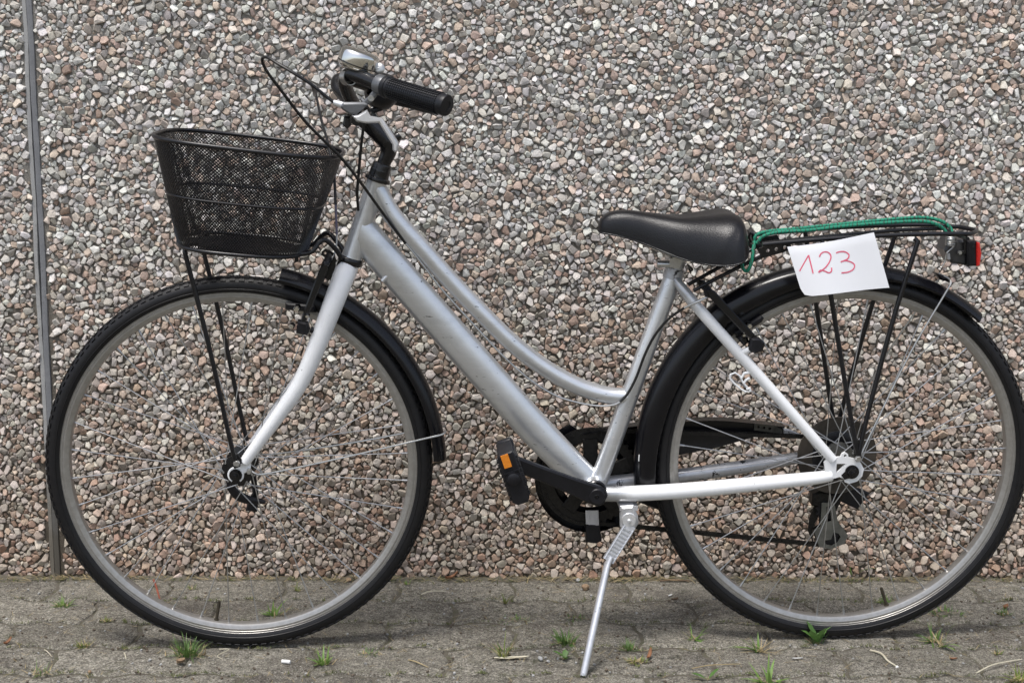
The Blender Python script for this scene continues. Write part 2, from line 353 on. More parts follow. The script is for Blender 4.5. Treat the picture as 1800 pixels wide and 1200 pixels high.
    def mesh(s, name, mat, smooth=True, angle=38):
        me = bpy.data.meshes.new(name); me.from_pydata(s.v, [], s.f); me.materials.append(mat)
        bm = bmesh.new(); bm.from_mesh(me); bmesh.ops.recalc_face_normals(bm, faces=bm.faces); bm.to_mesh(me); bm.free()
        if smooth:
            me.polygons.foreach_set('use_smooth', [True]*len(me.polygons)); me.set_sharp_from_angle(angle=radians(angle))
        me.update(); return me
    def build(s, name, mat, parent=None, smooth=True, angle=38): return link(name, s.mesh(name, mat, smooth, angle), parent)
def lerp_any(R, t):
    i = min(int(t), len(R)-2); f = t-i; a, b = R[i], R[i+1]
    if isinstance(a, (tuple, list)): return tuple(a[k]+(b[k]-a[k])*f for k in range(2))
    return a+(b-a)*f
def spl(pts, k=6, closed=False):
    P = [Vector(p) for p in pts]; n = len(P); out = []
    rng = range(n) if closed else range(n-1)
    for i in rng:
        if closed: p0, p1, p2, p3 = P[i-1], P[i], P[(i+1) % n], P[(i+2) % n]
        else: p0, p1, p2, p3 = P[max(i-1, 0)], P[i], P[i+1], P[min(i+2, n-1)]
        for j in range(k):
            t = j/k
            out.append(0.5*((2*p1)+(-p0+p2)*t+(2*p0-5*p1+4*p2-p3)*t*t+(-p0+3*p1-3*p2+p3)*t**3))
    if not closed: out.append(P[-1])
    return out
def mirror(pts): return [(p[0], p[1], -p[2]) for p in pts]

# ================================================================== SETTING
WALL_Y = 2.8712
JX = -0.9568
# ---- ground sheet and paving
g = MB(); g.add([(-40, -40, -0.03), (40, -40, -0.03), (40, 40, -0.03), (-40, 40, -0.03)], [(0, 1, 2, 3)])
tag(g.build('ground', M['bed'], None, False), kind='structure')
bed = MB(); nx, ny = 60, 24
for j in range(ny+1):
    for i in range(nx+1):
        bed.v.append((-3+6*i/nx, 0.9+(WALL_Y+0.05-0.9)*j/ny, -0.0034+0.0006*sin(i*2.1+j*1.7)+random.uniform(-.0007, .0007)))
for j in range(ny):
    for i in range(nx): a = j*(nx+1)+i; bed.f.append((a, a+1, a+nx+2, a+nx+1))
pavement = tag(bed.build('pavement', M['bed']), kind='structure')
PL, PD, AMP = 0.235, 0.128, 0.015
def zig(t, p):            # trapezoid zigzag of period p
    t = (t/p) % 1.0
    if t < .15: return 0.0
    if t < .35: return (t-.15)/.2
    if t < .65: return 1.0
    if t < .85: return 1-(t-.65)/.2
    return 0.0
def paver(xc, y0, seed):
    rnd = random.Random(seed); g_ = 0.0019; top = rnd.uniform(-.0016, .0010); tx, ty = rnd.uniform(-.005, .005), rnd.uniform(-.006, .006)
    base = [0, .15, .35, .5, .65, .85, 1.0]
    xs = [xc-PL/2+PL*f/2 for f in base]+[xc+PL*f/2 for f in base[1:]]
    near = [(x, y0+zig(x, PL/2)*AMP) for x in xs]; far = [(x, y0+PD+zig(x, PL/2)*AMP) for x in xs]
    right = [(xc+PL/2+zig(f*PD, PD)*0.010, y0+zig(xs[-1], PL/2)*AMP+f*PD) for f in (.15, .35, .65, .85)]
    left = [(xc-PL/2+zig(f*PD, PD)*0.010, y0+zig(xs[0], PL/2)*AMP+f*PD) for f in (.85, .65, .35, .15)]
    loop = near+right+far[::-1]+left; cxm, cym = xc, y0+PD/2
    pts = [Vector((p[0]+rnd.uniform(-.0012, .0012), p[1]+rnd.uniform(-.0012, .0012))) for p in loop]
    n = len(pts); b = MB()
    def ins(d, jit=0):
        o = []
        for i in range(n):
            e1 = (pts[i]-pts[i-1]).normalized(); e2 = (pts[(i+1) % n]-pts[i]).normalized()
            k = Vector((-e1.y-e2.y, e1.x+e2.x)); k = k/max(.6, k.length_squared/2); o.append(pts[i]+k*(d+rnd.uniform(0, jit)))
        return o
    for d, z, jj in ((g_, -.03, 0), (g_, -.0026, .002), (g_+.003, -.0005, .003), (g_+.009, 0, .003)):
        for p in ins(d, jj): b.v.append((p.x, p.y, z+top+(p.x-cxm)*tx+(p.y-cym)*ty if z > -.02 else z))
    for r in range(3):
        for i in range(n): j = (i+1) % n; b.f.append((r*n+i, r*n+j, (r+1)*n+j, (r+1)*n+i))
    b.f += [tuple(3*n+i for i in t) for t in tessellate_polygon([[Vector((p[0], p[1], 0)) for p in b.v[3*n:]]])]
    me = b.mesh('paving_block', M['paver'], True, 60); link('paving_block', me, pavement)
row = 0; y = WALL_Y-0.004-AMP-PD
while y > 1.62:
    k = 0
    x = -2.0+(PL/2 if row % 2 else 0)
    while x < 2.0: paver(x, y, row*100+k); x += PL; k += 1
    y -= PD; row += 1

ve = MB(); rr_ = random.Random(17); nv = 420; q1 = [rr_.uniform(-1, 1) for _ in range(nv+4)]
for i in range(nv+1):
    x = -1.9+3.8*i/nv; wd = .016+.006*(q1[i]+q1[i+1]+q1[i+2])/1.7+.005*sin(x*5.3+1); hh_ = .0045+.0022*(q1[i]+q1[i+1])
    for t in (0, .3, .65, 1.0): ve.v.append((x, WALL_Y+.004-wd*t*1.4, hh_*(1-t**1.5)+(.0002 if t < 1 else -.0035)+rr_.uniform(-.0007, .0007)*(t < 1)))
for i in range(nv):
    for k in range(3): a = i*4+k; ve.f.append((a, a+1, a+5, a+4))
ve.build('dirt_verge', M['bed'], pavement)
# ---- wall: two cement panels with exposed crushed stone, and the joint between them
wall = empty('wall', (0, WALL_Y+0.02, 0))
tag(wall, 'pebble-dash concrete wall of grey and tan crushed stone behind the bicycle', 'wall')
def wl(x, z, d): return (x, -0.02-d, z)       # d metres out of the cement face
def panel(x0, x1):
    b = MB(); z1 = 3.0; nxp = max(2, int((x1-x0)/.02)); nzp = 70
    for j in range(nzp+1):
        for i in range(nxp+1): b.v.append(wl(x0+(x1-x0)*i/nxp, -.02+1.6*j/nzp if j < nzp else z1, random.uniform(-.0012, .0012)))
    for j in range(nzp):
        for i in range(nxp): a = j*(nxp+1)+i; b.f.append((a, a+1, a+nxp+2, a+nxp+1))
    b.box((0.5*(x0+x1), 0.09, 1.49), ((x1-x0)/2, 0, 0), (0, .1, 0), (0, 0, 1.51))
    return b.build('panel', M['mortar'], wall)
J0, J1 = JX-0.0095, JX+0.0115
panL = panel(-2.9, J0); panR = panel(J1, 2.9)
def strip(x0, x1, d0, d1, bulge, name, mat, seed):
    rnd = random.Random(seed); b = MB(); nz = 160; prof = [0, .12, .5, .88, 1.0]
    wob = [rnd.uniform(-1, 1) for _ in range(40)]
    for j in range(nz+1):
        z = -.02+3.0*j/nz; q = z*9; i0 = int(q) % 38; f = q % 1; wv = (wob[i0]*(1-f)+wob[i0+1]*f)*.0014
        for p in prof:
            dd = d0 if p in (0, 1.0) else d1+bulge*(1-abs(p-.5)*2)
            b.v.append(wl(x0+(x1-x0)*p+wv+rnd.uniform(-.0004, .0004), z, dd+rnd.uniform(-.0005, .0005)))
    m = len(prof)
    for j in range(nz):
        for k in range(m-1): b.f.append((j*m+k, j*m+k+1, (j+1)*m+k+1, (j+1)*m+k))
    return b.build(name, mat, wall, True, 50)
strip(J0-.001, JX-.0005, -.004, .0025, .0005, 'cement_edge', M['edge'], 3)
strip(JX-.001, J1+.001, -.004, .0035, .0010, 'joint_sealant', M['sealant'], 4)

# stones: weighted cells, each shrunk, chipped and given its own height and tilt
X0, X1, Z0, Z1 = -1.24, 1.24, -0.005, 1.30
rnd = random.Random(11)
pts = []; cell = .0085; grid = {}
def try_put(x, z, r):
    gx, gz = int(x/cell), int(z/cell)
    for a in range(gx-3, gx+4):
        for b in range(gz-3, gz+4):
            for (px, pz, pr) in grid.get((a, b), ()):
                dd = .84*(r+pr)
                if (px-x)**2+(pz-z)**2 < dd*dd: return False
    grid.setdefault((gx, gz), []).append((x, z, r)); pts.append((x, z, r)); return True
for r0, r1, tries in ((.0078, .0100, 5000), (.0054, .0078, 30000), (.0037, .0054, 90000), (.0024, .0036, 120000)):
    for _ in range(tries): try_put(rnd.uniform(X0, X1), rnd.uniform(Z0, Z1), rnd.uniform(r0, r1))
kd = kdtree.KDTree(len(pts))
for i, p in enumerate(pts): kd.insert((p[0], p[1], 0), i)
kd.balance()
PAL = [((.69, .675, .64), .13), ((.63, .61, .575), .25), ((.55, .53, .495), .18), ((.45, .425, .39), .06), ((.60, .54, .475), .10),
       ((.49, .385, .32), .14), ((.57, .47, .40), .11), ((.37, .275, .22), .02), ((.31, .295, .275), .01)]
def pick():
    q = rnd.random()*sum(p[1] for p in PAL)
    for c, wt in PAL:
        q -= wt
        if q <= 0: break
    k = rnd.uniform(.82, 1.14); return tuple(min(.78, ch*k*rnd.uniform(.97, 1.03)) for ch in c)
def clip(poly, nx_, nz_, d):
    out = []; m = len(poly)
    for i in range(m):
        a = poly[i]; b = poly[(i+1) % m]; da = a[0]*nx_+a[1]*nz_-d; db = b[0]*nx_+b[1]*nz_-d
        if da <= 0: out.append(a)
        if (da < 0 < db) or (db < 0 < da):
            t = da/(da-db); out.append((a[0]+(b[0]-a[0])*t, a[1]+(b[1]-a[1])*t))
    return out
stones = []
for i, (x, z, r) in enumerate(pts):
    if J0-.001 < x < J1+.001 or z < .002: continue
    # every stone measures distance with its own stretch, so cells come out long, skewed and slightly overlapping
    ga = rnd.uniform(0, pi); st_ = 1/rnd.uniform(1.0, 2.1); ca, sa = cos(ga), sin(ga); m11 = ca*ca*st_+sa*sa; m12 = ca*sa*(st_-1); m22 = sa*sa*st_+ca*ca
    big = r*1.75; poly = [(-big, -big), (big, -big), (big, big), (-big, big)]
    for (co, idx, dist) in kd.find_n((x, z, 0), 16):
        if idx == i or dist < 1e-6: continue
        qx, qz, qr = pts[idx]; vx, vz = qx-x, qz-z; f = (dist*dist+r*r-qr*qr)/(2*dist*dist)
        nx1, nz1 = m11*vx+m12*vz, m12*vx+m22*vz; nl = math.hypot(nx1, nz1); nx1 /= nl; nz1 /= nl
        poly = clip(poly, nx1, nz1, (vx*nx1+vz*nz1)*f)
        if len(poly) < 3: break
    if len(poly) < 3: continue
    # chip off a corner or two
    for _ in range(rnd.choice((1, 2, 2, 3))):
        a = rnd.uniform(0, 2*pi); ext = max(p[0]*cos(a)+p[1]*sin(a) for p in poly); poly = clip(poly, cos(a), sin(a), ext*rnd.uniform(.42, .88))
    cxx = sum(p[0] for p in poly)/len(poly); czz = sum(p[1] for p in poly)/len(poly)
    a = rnd.uniform(0, pi); s1 = rnd.uniform(.96, 1.08); s2 = s1*rnd.uniform(.84, 1.0); q = []
    for p in poly:
        dx, dz = p[0]-cxx, p[1]-czz; e = dx*cos(a)+dz*sin(a); f = -dx*sin(a)+dz*cos(a); e *= s1; f *= s2
        j = rnd.uniform(.93, 1.03); q.append((x+cxx+(e*cos(a)-f*sin(a))*j, z+czz+(e*sin(a)+f*cos(a))*j))
    # drop tiny edges
    q2 = [p for k, p in enumerate(q) if math.hypot(p[0]-q[k-1][0], p[1]-q[k-1][1]) > .0008]
    if len(q2) < 3: continue
    xmn, xmx = min(p[0] for p in q2), max(p[0] for p in q2)
    if xmx > J0+.003 and xmn < J1-.001: continue
    ar = .5*abs(sum(q2[k-1][0]*q2[k][1]-q2[k][0]*q2[k-1][1] for k in range(len(q2))))
    if ar < 2.6e-6: continue
    stones.append((q2, ar, x+cxx, z+czz, r))
def stone_geo(st):
    q, ar, sx_, sz_, r = st; n = len(q); h = math.sqrt(ar)*rnd.uniform(.26, .58); tx, tz = rnd.gauss(0, .32), rnd.gauss(-.03, .32)
    sh = rnd.uniform(.86, .97); tp = rnd.uniform(.50, .84); ox, oz = rnd.gauss(0, .08), rnd.gauss(0, .08)
    R = math.sqrt(ar/pi); vs = []
    lv = ((1.0, -.003, 0), (1.0, h*.42, .04), (sh, h*.82, .05), (tp, h, .12)) if ar > 4.5e-5 else ((1.0, -.003, 0), (sh, h*.7, .05), (tp, h, .12))
    for s_, hh, jt in lv:
        for (px, pz) in q:
            k = s_*(1+rnd.uniform(-jt, jt)); dx, dz = (px-sx_)*k+ox*R*(1-s_), (pz-sz_)*k+oz*R*(1-s_)
            d = hh if hh < 0 else hh*(1+rnd.uniform(-.10, .10))+(dx*tx+dz*tz)*hh/h
            vs.append(wl(sx_+dx, sz_+dz, max(d, -.003)))
    vs.append(wl(sx_+ox*R, sz_+oz*R, h*rnd.uniform(1.0, 1.12)))
    fs = []
    q3 = len(lv)-1
    for a in range(q3):
        for i in range(n): j = (i+1) % n; fs.append((a*n+i, a*n+j, (a+1)*n+j, (a+1)*n+i))
    fs += [(q3*n+i, q3*n+(i+1) % n, (q3+1)*n) for i in range(n)]
    return vs, fs
def stone_mesh(name, geos):
    V = []; Fc = []; C = []
    for (vs, fs), c in geos:
        o = len(V); V += vs; Fc += [tuple(i+o for i in f) for f in fs]; C += [(*c, 1.0)]*len(vs)
    me = bpy.data.meshes.new(name); me.from_pydata(V, [], Fc); at = me.color_attributes.new('Col', 'FLOAT_COLOR', 'POINT')
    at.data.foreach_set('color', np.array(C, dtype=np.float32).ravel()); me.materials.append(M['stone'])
    return me
inview = [s for s in stones if -1.02 < s[2] < 1.02 and .01 < s[3] < 1.15]
largest = set(id(s) for s in sorted(inview, key=lambda s: -s[1])[:300])
rest = {0: [], 1: []}
for s in stones:
    side = 0 if s[2] < JX else 1; gm = (stone_geo(s), pick())
    if id(s) in largest:
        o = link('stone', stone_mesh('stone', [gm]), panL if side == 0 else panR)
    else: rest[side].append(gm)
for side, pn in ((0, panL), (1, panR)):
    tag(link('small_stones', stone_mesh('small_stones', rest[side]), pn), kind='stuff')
# the same dash carries on beyond the frame
ext = [s for s in stones if s[2] > -.9]
em = stone_mesh('more_stones', [((stone_geo(s)), pick()) for s in ext if s[2] < .7])
for dx in (2.13, -1.94):
    o = link('small_stones', em, panR if dx > 0 else panL); o.location.x = dx; tag(o, kind='stuff')

# ================================================================== BICYCLE
LEAN, YAW, WB, RT = radians(3.1034), radians(2.2862), 1.0827, 0.3425
Uv = Vector((cos(YAW), sin(YAW), 0)); N0 = Vector((sin(YAW), -cos(YAW), 0))
Vv = cos(LEAN)*Vector((0, 0, 1))+sin(LEAN)*N0; Wv = cos(LEAN)*N0-sin(LEAN)*Vector((0, 0, 1))
ORG = Vector((-0.4847, 2.4891, 0))+Uv*WB/2
BM = Matrix(((Uv.x, -Wv.x, Vv.x, ORG.x), (Uv.y, -Wv.y, Vv.y, ORG.y), (Uv.z, -Wv.z, Vv.z, ORG.z), (0, 0, 0, 1)))
bike = empty('bicycle'); bike.matrix_world = BM
tag(bike, 'silver and white city bicycle with black front basket standing by the wall', 'bicycle')
def B(): return MB(True)
FH, RH = (-WB/2, RT), (WB/2, RT)      # hub centres

# ---- wheels
def wheel(cxx, wl_flange, wr_flange, hubmat, valve_deg, rear=False):
    hub = B(); prof = [(.004, .055), (.0065, .055), (.0065, .042), (.012, .040), (.012, wl_flange+.004), (.0285, wl_flange+.0015), (.0285, wl_flange-.0015),
                       (.013, wl_flange-.006), (.0115, 0), (.013, wr_flange+.006), (.0285, wr_flange+.0015), (.0285, wr_flange-.0015), (.012, wr_flange-.004), (.012, -.040), (.0065, -.042), (.0065, -.055), (.004, -.055)]
    hub.lathe(prof, (0, 0, 0), (0, 0, 1), 32)
    wh = hub.build('wheel', hubmat, bike); wh.location = (cxx, 0, RT)
    ri = B(); half = [(.3175, .0105), (.3172, .0122), (.3152, .0124), (.3147, .0118), (.3138, .0118), (.3133, .0124), (.3112, .0124), (.3107, .0118), (.3098, .0118), (.3093, .0124), (.3070, .0124), (.3060, .0118),
                      (.3035, .0112), (.2995, .0085), (.2983, .0050), (.2980, 0)]
    prof = half+[(r, -z) for r, z in half[::-1][1:]]+[(.311, -.009), (.311, .009)]
    ri.lathe(prof, (0, 0, 0), (0, 0, 1), 144, closed_prof=True); ri.build('rim', M['rim'], wh, True, 25)
    ty = B(); r_c, r_m = .3252, .0163; prof = [(.3155, .0105)]
    for k in range(21):
        a = radians(-128+256*k/20); prof.append((r_c+r_m*cos(a)*(1.0 if abs(a) > .6 else 1.0), -r_m*1.06*sin(a)))
    prof = [(.3150, .0098)]+prof[1:]+[(.3150, -.0098)]
    ty.lathe(prof, (0, 0, 0), (0, 0, 1), 160)
    nk = 132
    for i in range(nk):                                   # tread blocks in staggered rows
        for row_, (zz, hh) in enumerate(((.0125, .0030), (.0068, .0026), (0, .0018), (-.0068, .0026), (-.0125, .0030))):
            a = 2*pi*(i+(.5 if row_ % 2 else 0))/nk; aa = math.asin(max(-1, min(1, zz/(r_m*1.06))))
            rr = r_c+r_m*cos(aa); er = Vector((cos(a), sin(a), 0)); et = Vector((-sin(a), cos(a), 0)); ez = Vector((0, 0, 1))
            nrm = (er*cos(aa)+ez*sin(aa)); tv = (ez*cos(aa)-er*sin(aa))
            c = er*rr+ez*zz; c = c-nrm*0.0008
            ty.box(c, et*.0046, tv*.0021, nrm*(hh*.85))
    for rr, zz in ((.3215, .01745), (.3215, -.01745)):
        ty.lathe([(rr-.0008, zz-.0004*(1 if zz > 0 else -1)), (rr, zz+.0005*(1 if zz > 0 else -1)), (rr+.0008, zz-.0004*(1 if zz > 0 else -1))], (0, 0, 0), (0, 0, 1), 144)
    ty.build('tyre', M['rubber'], wh, True, 45)
    meshes = {}
    for side, wf in ((1, wl_flange), (-1, wr_flange)):
        for lead in (1, -1):
            b = B(); a = radians(62*lead); off = .0022 if lead > 0 else -.0022
            p0 = Vector((.0255*cos(a), .0255*sin(a), wf+off*side)); p1 = Vector((.3005, 0, .002*side))
            b.tube([p0, p0.lerp(p1, .5), p1], .00098, 6)
            d = (p1-p0).normalized(); b.tube([p1-d*.012, p1+d*.003], .0020, 6)
            b.tube([p0+Vector((0, 0, -.002*side)), p0+Vector((0, 0, .002*side))], .0019, 6)
            meshes[(side, lead)] = b.mesh('spoke', M['spoke'], True, 50)
    for i in range(36):
        side = 1 if i % 2 == 0 else -1; lead = 1 if (i//2) % 2 == 0 else -1
        o = link('spoke', meshes[(side, lead)], wh); o.rotation_euler = (0, -radians(i*10+4), 0)
    va = B(); a = radians(valve_deg); d = Vector((cos(a), sin(a), 0))
    va.tube([d*.2985, d*.2965, d*.2960], [.0048, .0048, .003], 10); va.tube([d*.297, d*.262], [.0030, .0030], 10); va.tube([d*.273, d*.268, d*.261], [.0034, .0034, .0024], 10)
    va.build('valve', M['valve'], wh)
    return wh
wf_ = wheel(-WB/2, .030, -.030, M['black'], -100.5)
wr_ = wheel(WB/2, .030, -.022, M['dirty_steel'], -70.5, True)

# ---- frame
BBu, BBv = 0.0904, 0.3003
BB = (BBu, BBv)
fr = B()
ht0, ht1 = Vector((-0.289, 0.8524, 0)), Vector((-0.3375, 0.7125, 0))
fr.tube([ht0, ht0.lerp(ht1, .06), ht0.lerp(ht1, .94), ht1], [.0188, .0176, .0176, .0190], 28)
MARK = len(fr.v)
dt = [(-0.3179, 0.7602, 0), (-0.2561, 0.6863, 0), (-0.1875, 0.6052, 0), (-0.0976, 0.5, 0), (-0.0059, 0.3946, 0), (0.0939, 0.2892, 0)]
fr.tube(spl(dt, 6), [(.0295, .019), (.0300, .019), (.0302, .019), (.0302, .019), (.0300, .019), (.0270, .020)], 32, flat=(0, 0, 1))
def mitre(i0, seg, d):
    nh = Vector((-(ht1-ht0).normalized().y, (ht1-ht0).normalized().x, 0))
    for k in range(seg):
        x_, y_, z_ = fr.v[i0+k]; p = Vector((x_, z_, -y_)); p = p+d*(-(p-ht0).dot(nh)/d.dot(nh)); fr.v[i0+k] = (p.x, -p.z, p.y)
mitre(MARK, 32, (Vector(dt[1])-Vector(dt[0])).normalized())
MARK = len(fr.v)
tt = [(-0.2874, 0.829, 0), (-0.2646, 0.7887, 0), (-0.2112, 0.7272, 0), (-0.1622, 0.6709, 0), (-0.1076, 0.613, 0), (-0.0524, 0.5586, 0), (0.0033, 0.5159, 0), (0.0593, 0.4844, 0), (0.1104, 0.4674, 0), (0.1481, 0.464, 0)]
fr.tube(spl(tt, 6), [.0172, .0168, .0162, .0160, .0160, .0160, .0158, .0156, .0156, .0156], 24, flat=(0, 0, 1))
mitre(MARK, 24, (Vector(tt[1])-Vector(tt[0])).normalized())
stt = Vector((0.2277, 0.6889, 0)); stb = Vector((0.0939, 0.2892, 0))
fr.tube([stb, stb.lerp(stt, .5), stt.lerp(stb, .02), stt], [.0164, .0160, .0160, .0152], 24)
fr.tube([(BBu, BBv, -.034), (BBu, BBv, -.031), (BBu, BBv, .031), (BBu, BBv, .034)], [.0200, .0215, .0215, .0200], 28)
# weld beads where the tubes meet
fr.tube([(0.0891, 0.3322, 0), (0.0891, 0.322, 0.012), (0.0894, 0.3092, 0.022)], [.003, .0045, .004], 8)
frame = fr.build('frame', M['silver'], bike)
clampb = B(); clampb.tube([stt+Vector((-.004, -.012, 0)), stt+Vector((.001, .006, 0))], .0178, 24); clampb.build('seat_clamp', M['old_silver'], frame)
cs0, cs1 = (0.1054, 0.2918, 0.028), (0.5071, 0.3347, 0.064)
b = B(); b.tube(spl([cs0, (0.1555, 0.2951, 0.036), (0.2463, 0.3015, 0.042), (0.3764, 0.3162, 0.052), (0.4754, 0.3291, 0.062), cs1], 5), [.0135, .0140, .0140, .0130, .0115, .0100], 20)
b.build('chain_stay', white_fade('white_over_silver_stay', cs0, cs1, .022, .03), frame)
b = B(); b.tube(mirror(spl([cs0, (0.1555, 0.2951, 0.036), (0.2463, 0.3015, 0.042), (0.3764, 0.3162, 0.052), (0.4754, 0.3291, 0.062), cs1], 5)), [.0130, .0135, .0135, .0125, .0110, .0095], 20)
b.build('chain_stay', M['old_silver'], frame)
ss0, ss1 = (0.2264, 0.6804, 0.01), (0.5077, 0.363, 0.064)
ssp = spl([ss0, (0.2415, 0.659, 0.026), (0.2772, 0.6172, 0.04), (0.3682, 0.5181, 0.053), (0.4611, 0.4149, 0.062), ss1], 5)
b = B(); b.tube(ssp, [.0060, .0098, .0102, .0100, .0092, .0085], 18)
b.build('seat_stay', white_fade('white_over_silver_seat_stay', ss0, ss1, .028, .05), frame)
b = B(); b.tube(mirror(ssp), [.0060, .0098, .0102, .0100, .0092, .0085], 18); b.build('seat_stay', M['old_silver'], frame)
b = B(); br0 = Vector((0.2737, 0.6245, 0.036)); b.tube([br0, (br0.x, br0.y, -.036)], .007, 12); b.build('stay_bridge', M['old_silver'], frame)
drop = [(0.4939, 0.3449, 0.066), (0.4911, 0.3595, 0.066), (0.4959, 0.3658, 0.066), (0.5038, 0.3688, 0.066), (0.52, 0.3697, 0.066), (0.5227, 0.376, 0.066), (0.5277, 0.378, 0.066), (0.5329, 0.3749, 0.066), (0.5343, 0.3686, 0.066), (0.5445, 0.3664, 0.066), (0.5561, 0.359, 0.066), (0.5628, 0.3474, 0.066), (0.5605, 0.3338, 0.066), (0.5519, 0.3244, 0.066), (0.5379, 0.3203, 0.066), (0.5296, 0.3235, 0.066), (0.5293, 0.3288, 0.066), (0.5199, 0.3331, 0.066), (0.5039, 0.328, 0.066), (0.4947, 0.328, 0.066)]
hole = [(0.5136, 0.3573, 0.066), (0.5308, 0.3571, 0.066), (0.5135, 0.3394, 0.066)]
eye = [tuple(Vector((0.528, 0.3718, 0.066))+Vector((.0026*cos(k*pi/4), .0026*sin(k*pi/4), 0))) for k in range(8)]
b = B(); b.prism(drop, .0635, .0685, 0, [hole, eye]); b.build('dropout', M['white'], frame, True, 30)
b = B(); b.prism([(p[0], p[1]) for p in drop], -.0685, -.0635, .001); b.build('dropout', M['old_silver'], frame, True, 30)
b = B()      # small slotted lug on the seat stay
b.tube([(0.3218, 0.5168, 0.055), (0.3297, 0.5198, 0.055), (0.3379, 0.5147, 0.055), (0.3443, 0.5024, 0.055), (0.3517, 0.4942, 0.055), (0.358, 0.4859, 0.055), (0.349, 0.486, 0.055), (0.3418, 0.4901, 0.055), (0.3304, 0.4994, 0.055), (0.3211, 0.5097, 0.055)], .0018, 8, closed=True)
b.tube([(0.3556, 0.5207, 0.055), (0.3457, 0.5187, 0.055), (0.3411, 0.5096, 0.055)], [.0034, .0028, .0022], 8); b.tube([(0.356, 0.5105, 0.055), (0.3492, 0.5065, 0.055), (0.3454, 0.5003, 0.055)], [.003, .0024, .002], 8)
b.tube([(0.3508, 0.4901, 0.055), (0.3568, 0.4921, 0.055), (0.358, 0.4869, 0.055)], .0024, 8)
b.build('lug', M['white'], frame, True, 30)
b = B(); p = Vector((0.3478, 0.5577, 0.052)); b.tube([p+Vector((-.009, -.006, -.004)), p+Vector((.006, .004, .004))], [.0065, .0055], 12); b.build('brake_boss', M['white'], frame)
b = B(); p = Vector((-0.2793, 0.6804, 0.012)); b.tube([p+Vector((-.004, -.004, 0)), p+Vector((.006, .006, 0))], .0048, 10); b.build('cable_stop', M['silver'], frame)

# ---- fork
fk = B()
fkp = [(-0.3446, 0.7006, 0), (-0.3503, 0.684, 0.02), (-0.3647, 0.6467, 0.034), (-0.3847, 0.5965, 0.042), (-0.404, 0.5493, 0.046), (-0.4285, 0.4997, 0.049), (-0.464, 0.4488, 0.052), (-0.4966, 0.4046, 0.054), (-0.5252, 0.3652, 0.056)]
fkr = [.0190, .0188, .0180, .0168, .0155, .0142, .0125, .0108, .0095]
S1 = spl(fkp, 6); fk.tube(S1, fkr, 22); fk.tube(mirror(S1), fkr, 22)
fk.tube([(-0.3395, 0.7106, 0), (-0.3489, 0.6866, 0)], [.0185, .0200], 24)
fk.tube([(Vector((-0.3509, 0.6846, 0))+Vector((0, 0, -.024))), (Vector((-0.3509, 0.6846, 0))+Vector((0, 0, .024)))], [.018, .018], 20)
fc0, fc1 = (-0.3385, 0.7105, 0), (-0.3971, 0.5675, 0)
fork = fk.build('fork', M['white'], bike)
hubp = Vector((FH[0], FH[1], 0))
for sgn in (1, -1):
    b = B(); ring = [(hubp.x+.0145*cos(radians(t)), hubp.y+.0145*sin(radians(t))) for t in range(-60, 241, 15)]
    ring2 = [(hubp.x+.0062*cos(radians(t)), hubp.y+.0062*sin(radians(t))) for t in range(240, -61, -15)]
    b.prism(ring+ring2, .0535*sgn, .0575*sgn, 0.0006)
    pl = [tuple(hubp+Vector(v)) for v in ((.004, .0135, 0), (.016, .026, 0), (.027, .020, 0), (.026, .008, 0), (.013, .002, 0))]
    b.prism(pl, .0535*sgn, .0570*sgn, .0006)
    b.build('dropout', M['white'], fork, True, 40)
for sgn in (1, -1):
    b = B()
    b.tube([(hubp.x, hubp.y, .048*sgn), (hubp.x, hubp.y, .0535*sgn)], .010, 20)
    b.lathe([(0, .012), (.0045, .012), (.0048, .006), (.0086, .0055), (.0092, 0)], (hubp.x, hubp.y, .0575*sgn), (0, 0, sgn), 6)
    b.lathe([(0, .0155), (.0042, .0155), (.0042, .005)], (hubp.x, hubp.y, .0575*sgn), (0, 0, sgn), 16)
    b.tube([(hubp.x, hubp.y, .0572*sgn), (hubp.x, hubp.y, .0592*sgn)], .0112, 24)
    b.build('axle_nut', M['black'], fork)
rhp = Vector((RH[0], RH[1], 0))
for sgn in (1, -1):
    b = B()
    b.tube([(rhp.x, rhp.y, .050*sgn), (rhp.x, rhp.y, .0632*sgn)], .011, 20)
    b.tube([(rhp.x, rhp.y, .0685*sgn), (rhp.x, rhp.y, .0712*sgn)], .0125, 24)
    b.lathe([(0, .011), (.0050, .011), (.0055, .008), (.0090, .0075), (.0096, 0)], (rhp.x, rhp.y, .0712*sgn), (0, 0, sgn), 6)
    b.lathe([(0, .0155), (.0042, .0155), (.0042, .005)], (rhp.x, rhp.y, .0712*sgn), (0, 0, sgn), 16)
    b.build('axle_nut', M['black'], bike)
b = B(); b.prism([(0.529, 0.3281, 0.067), (0.5225, 0.3365, 0.067), (0.5302, 0.3448, 0.067), (0.543, 0.351, 0.067), (0.548, 0.3342, 0.067)], .0688, .0705, .0006)
b.build('axle_tab', M['black'], bike)

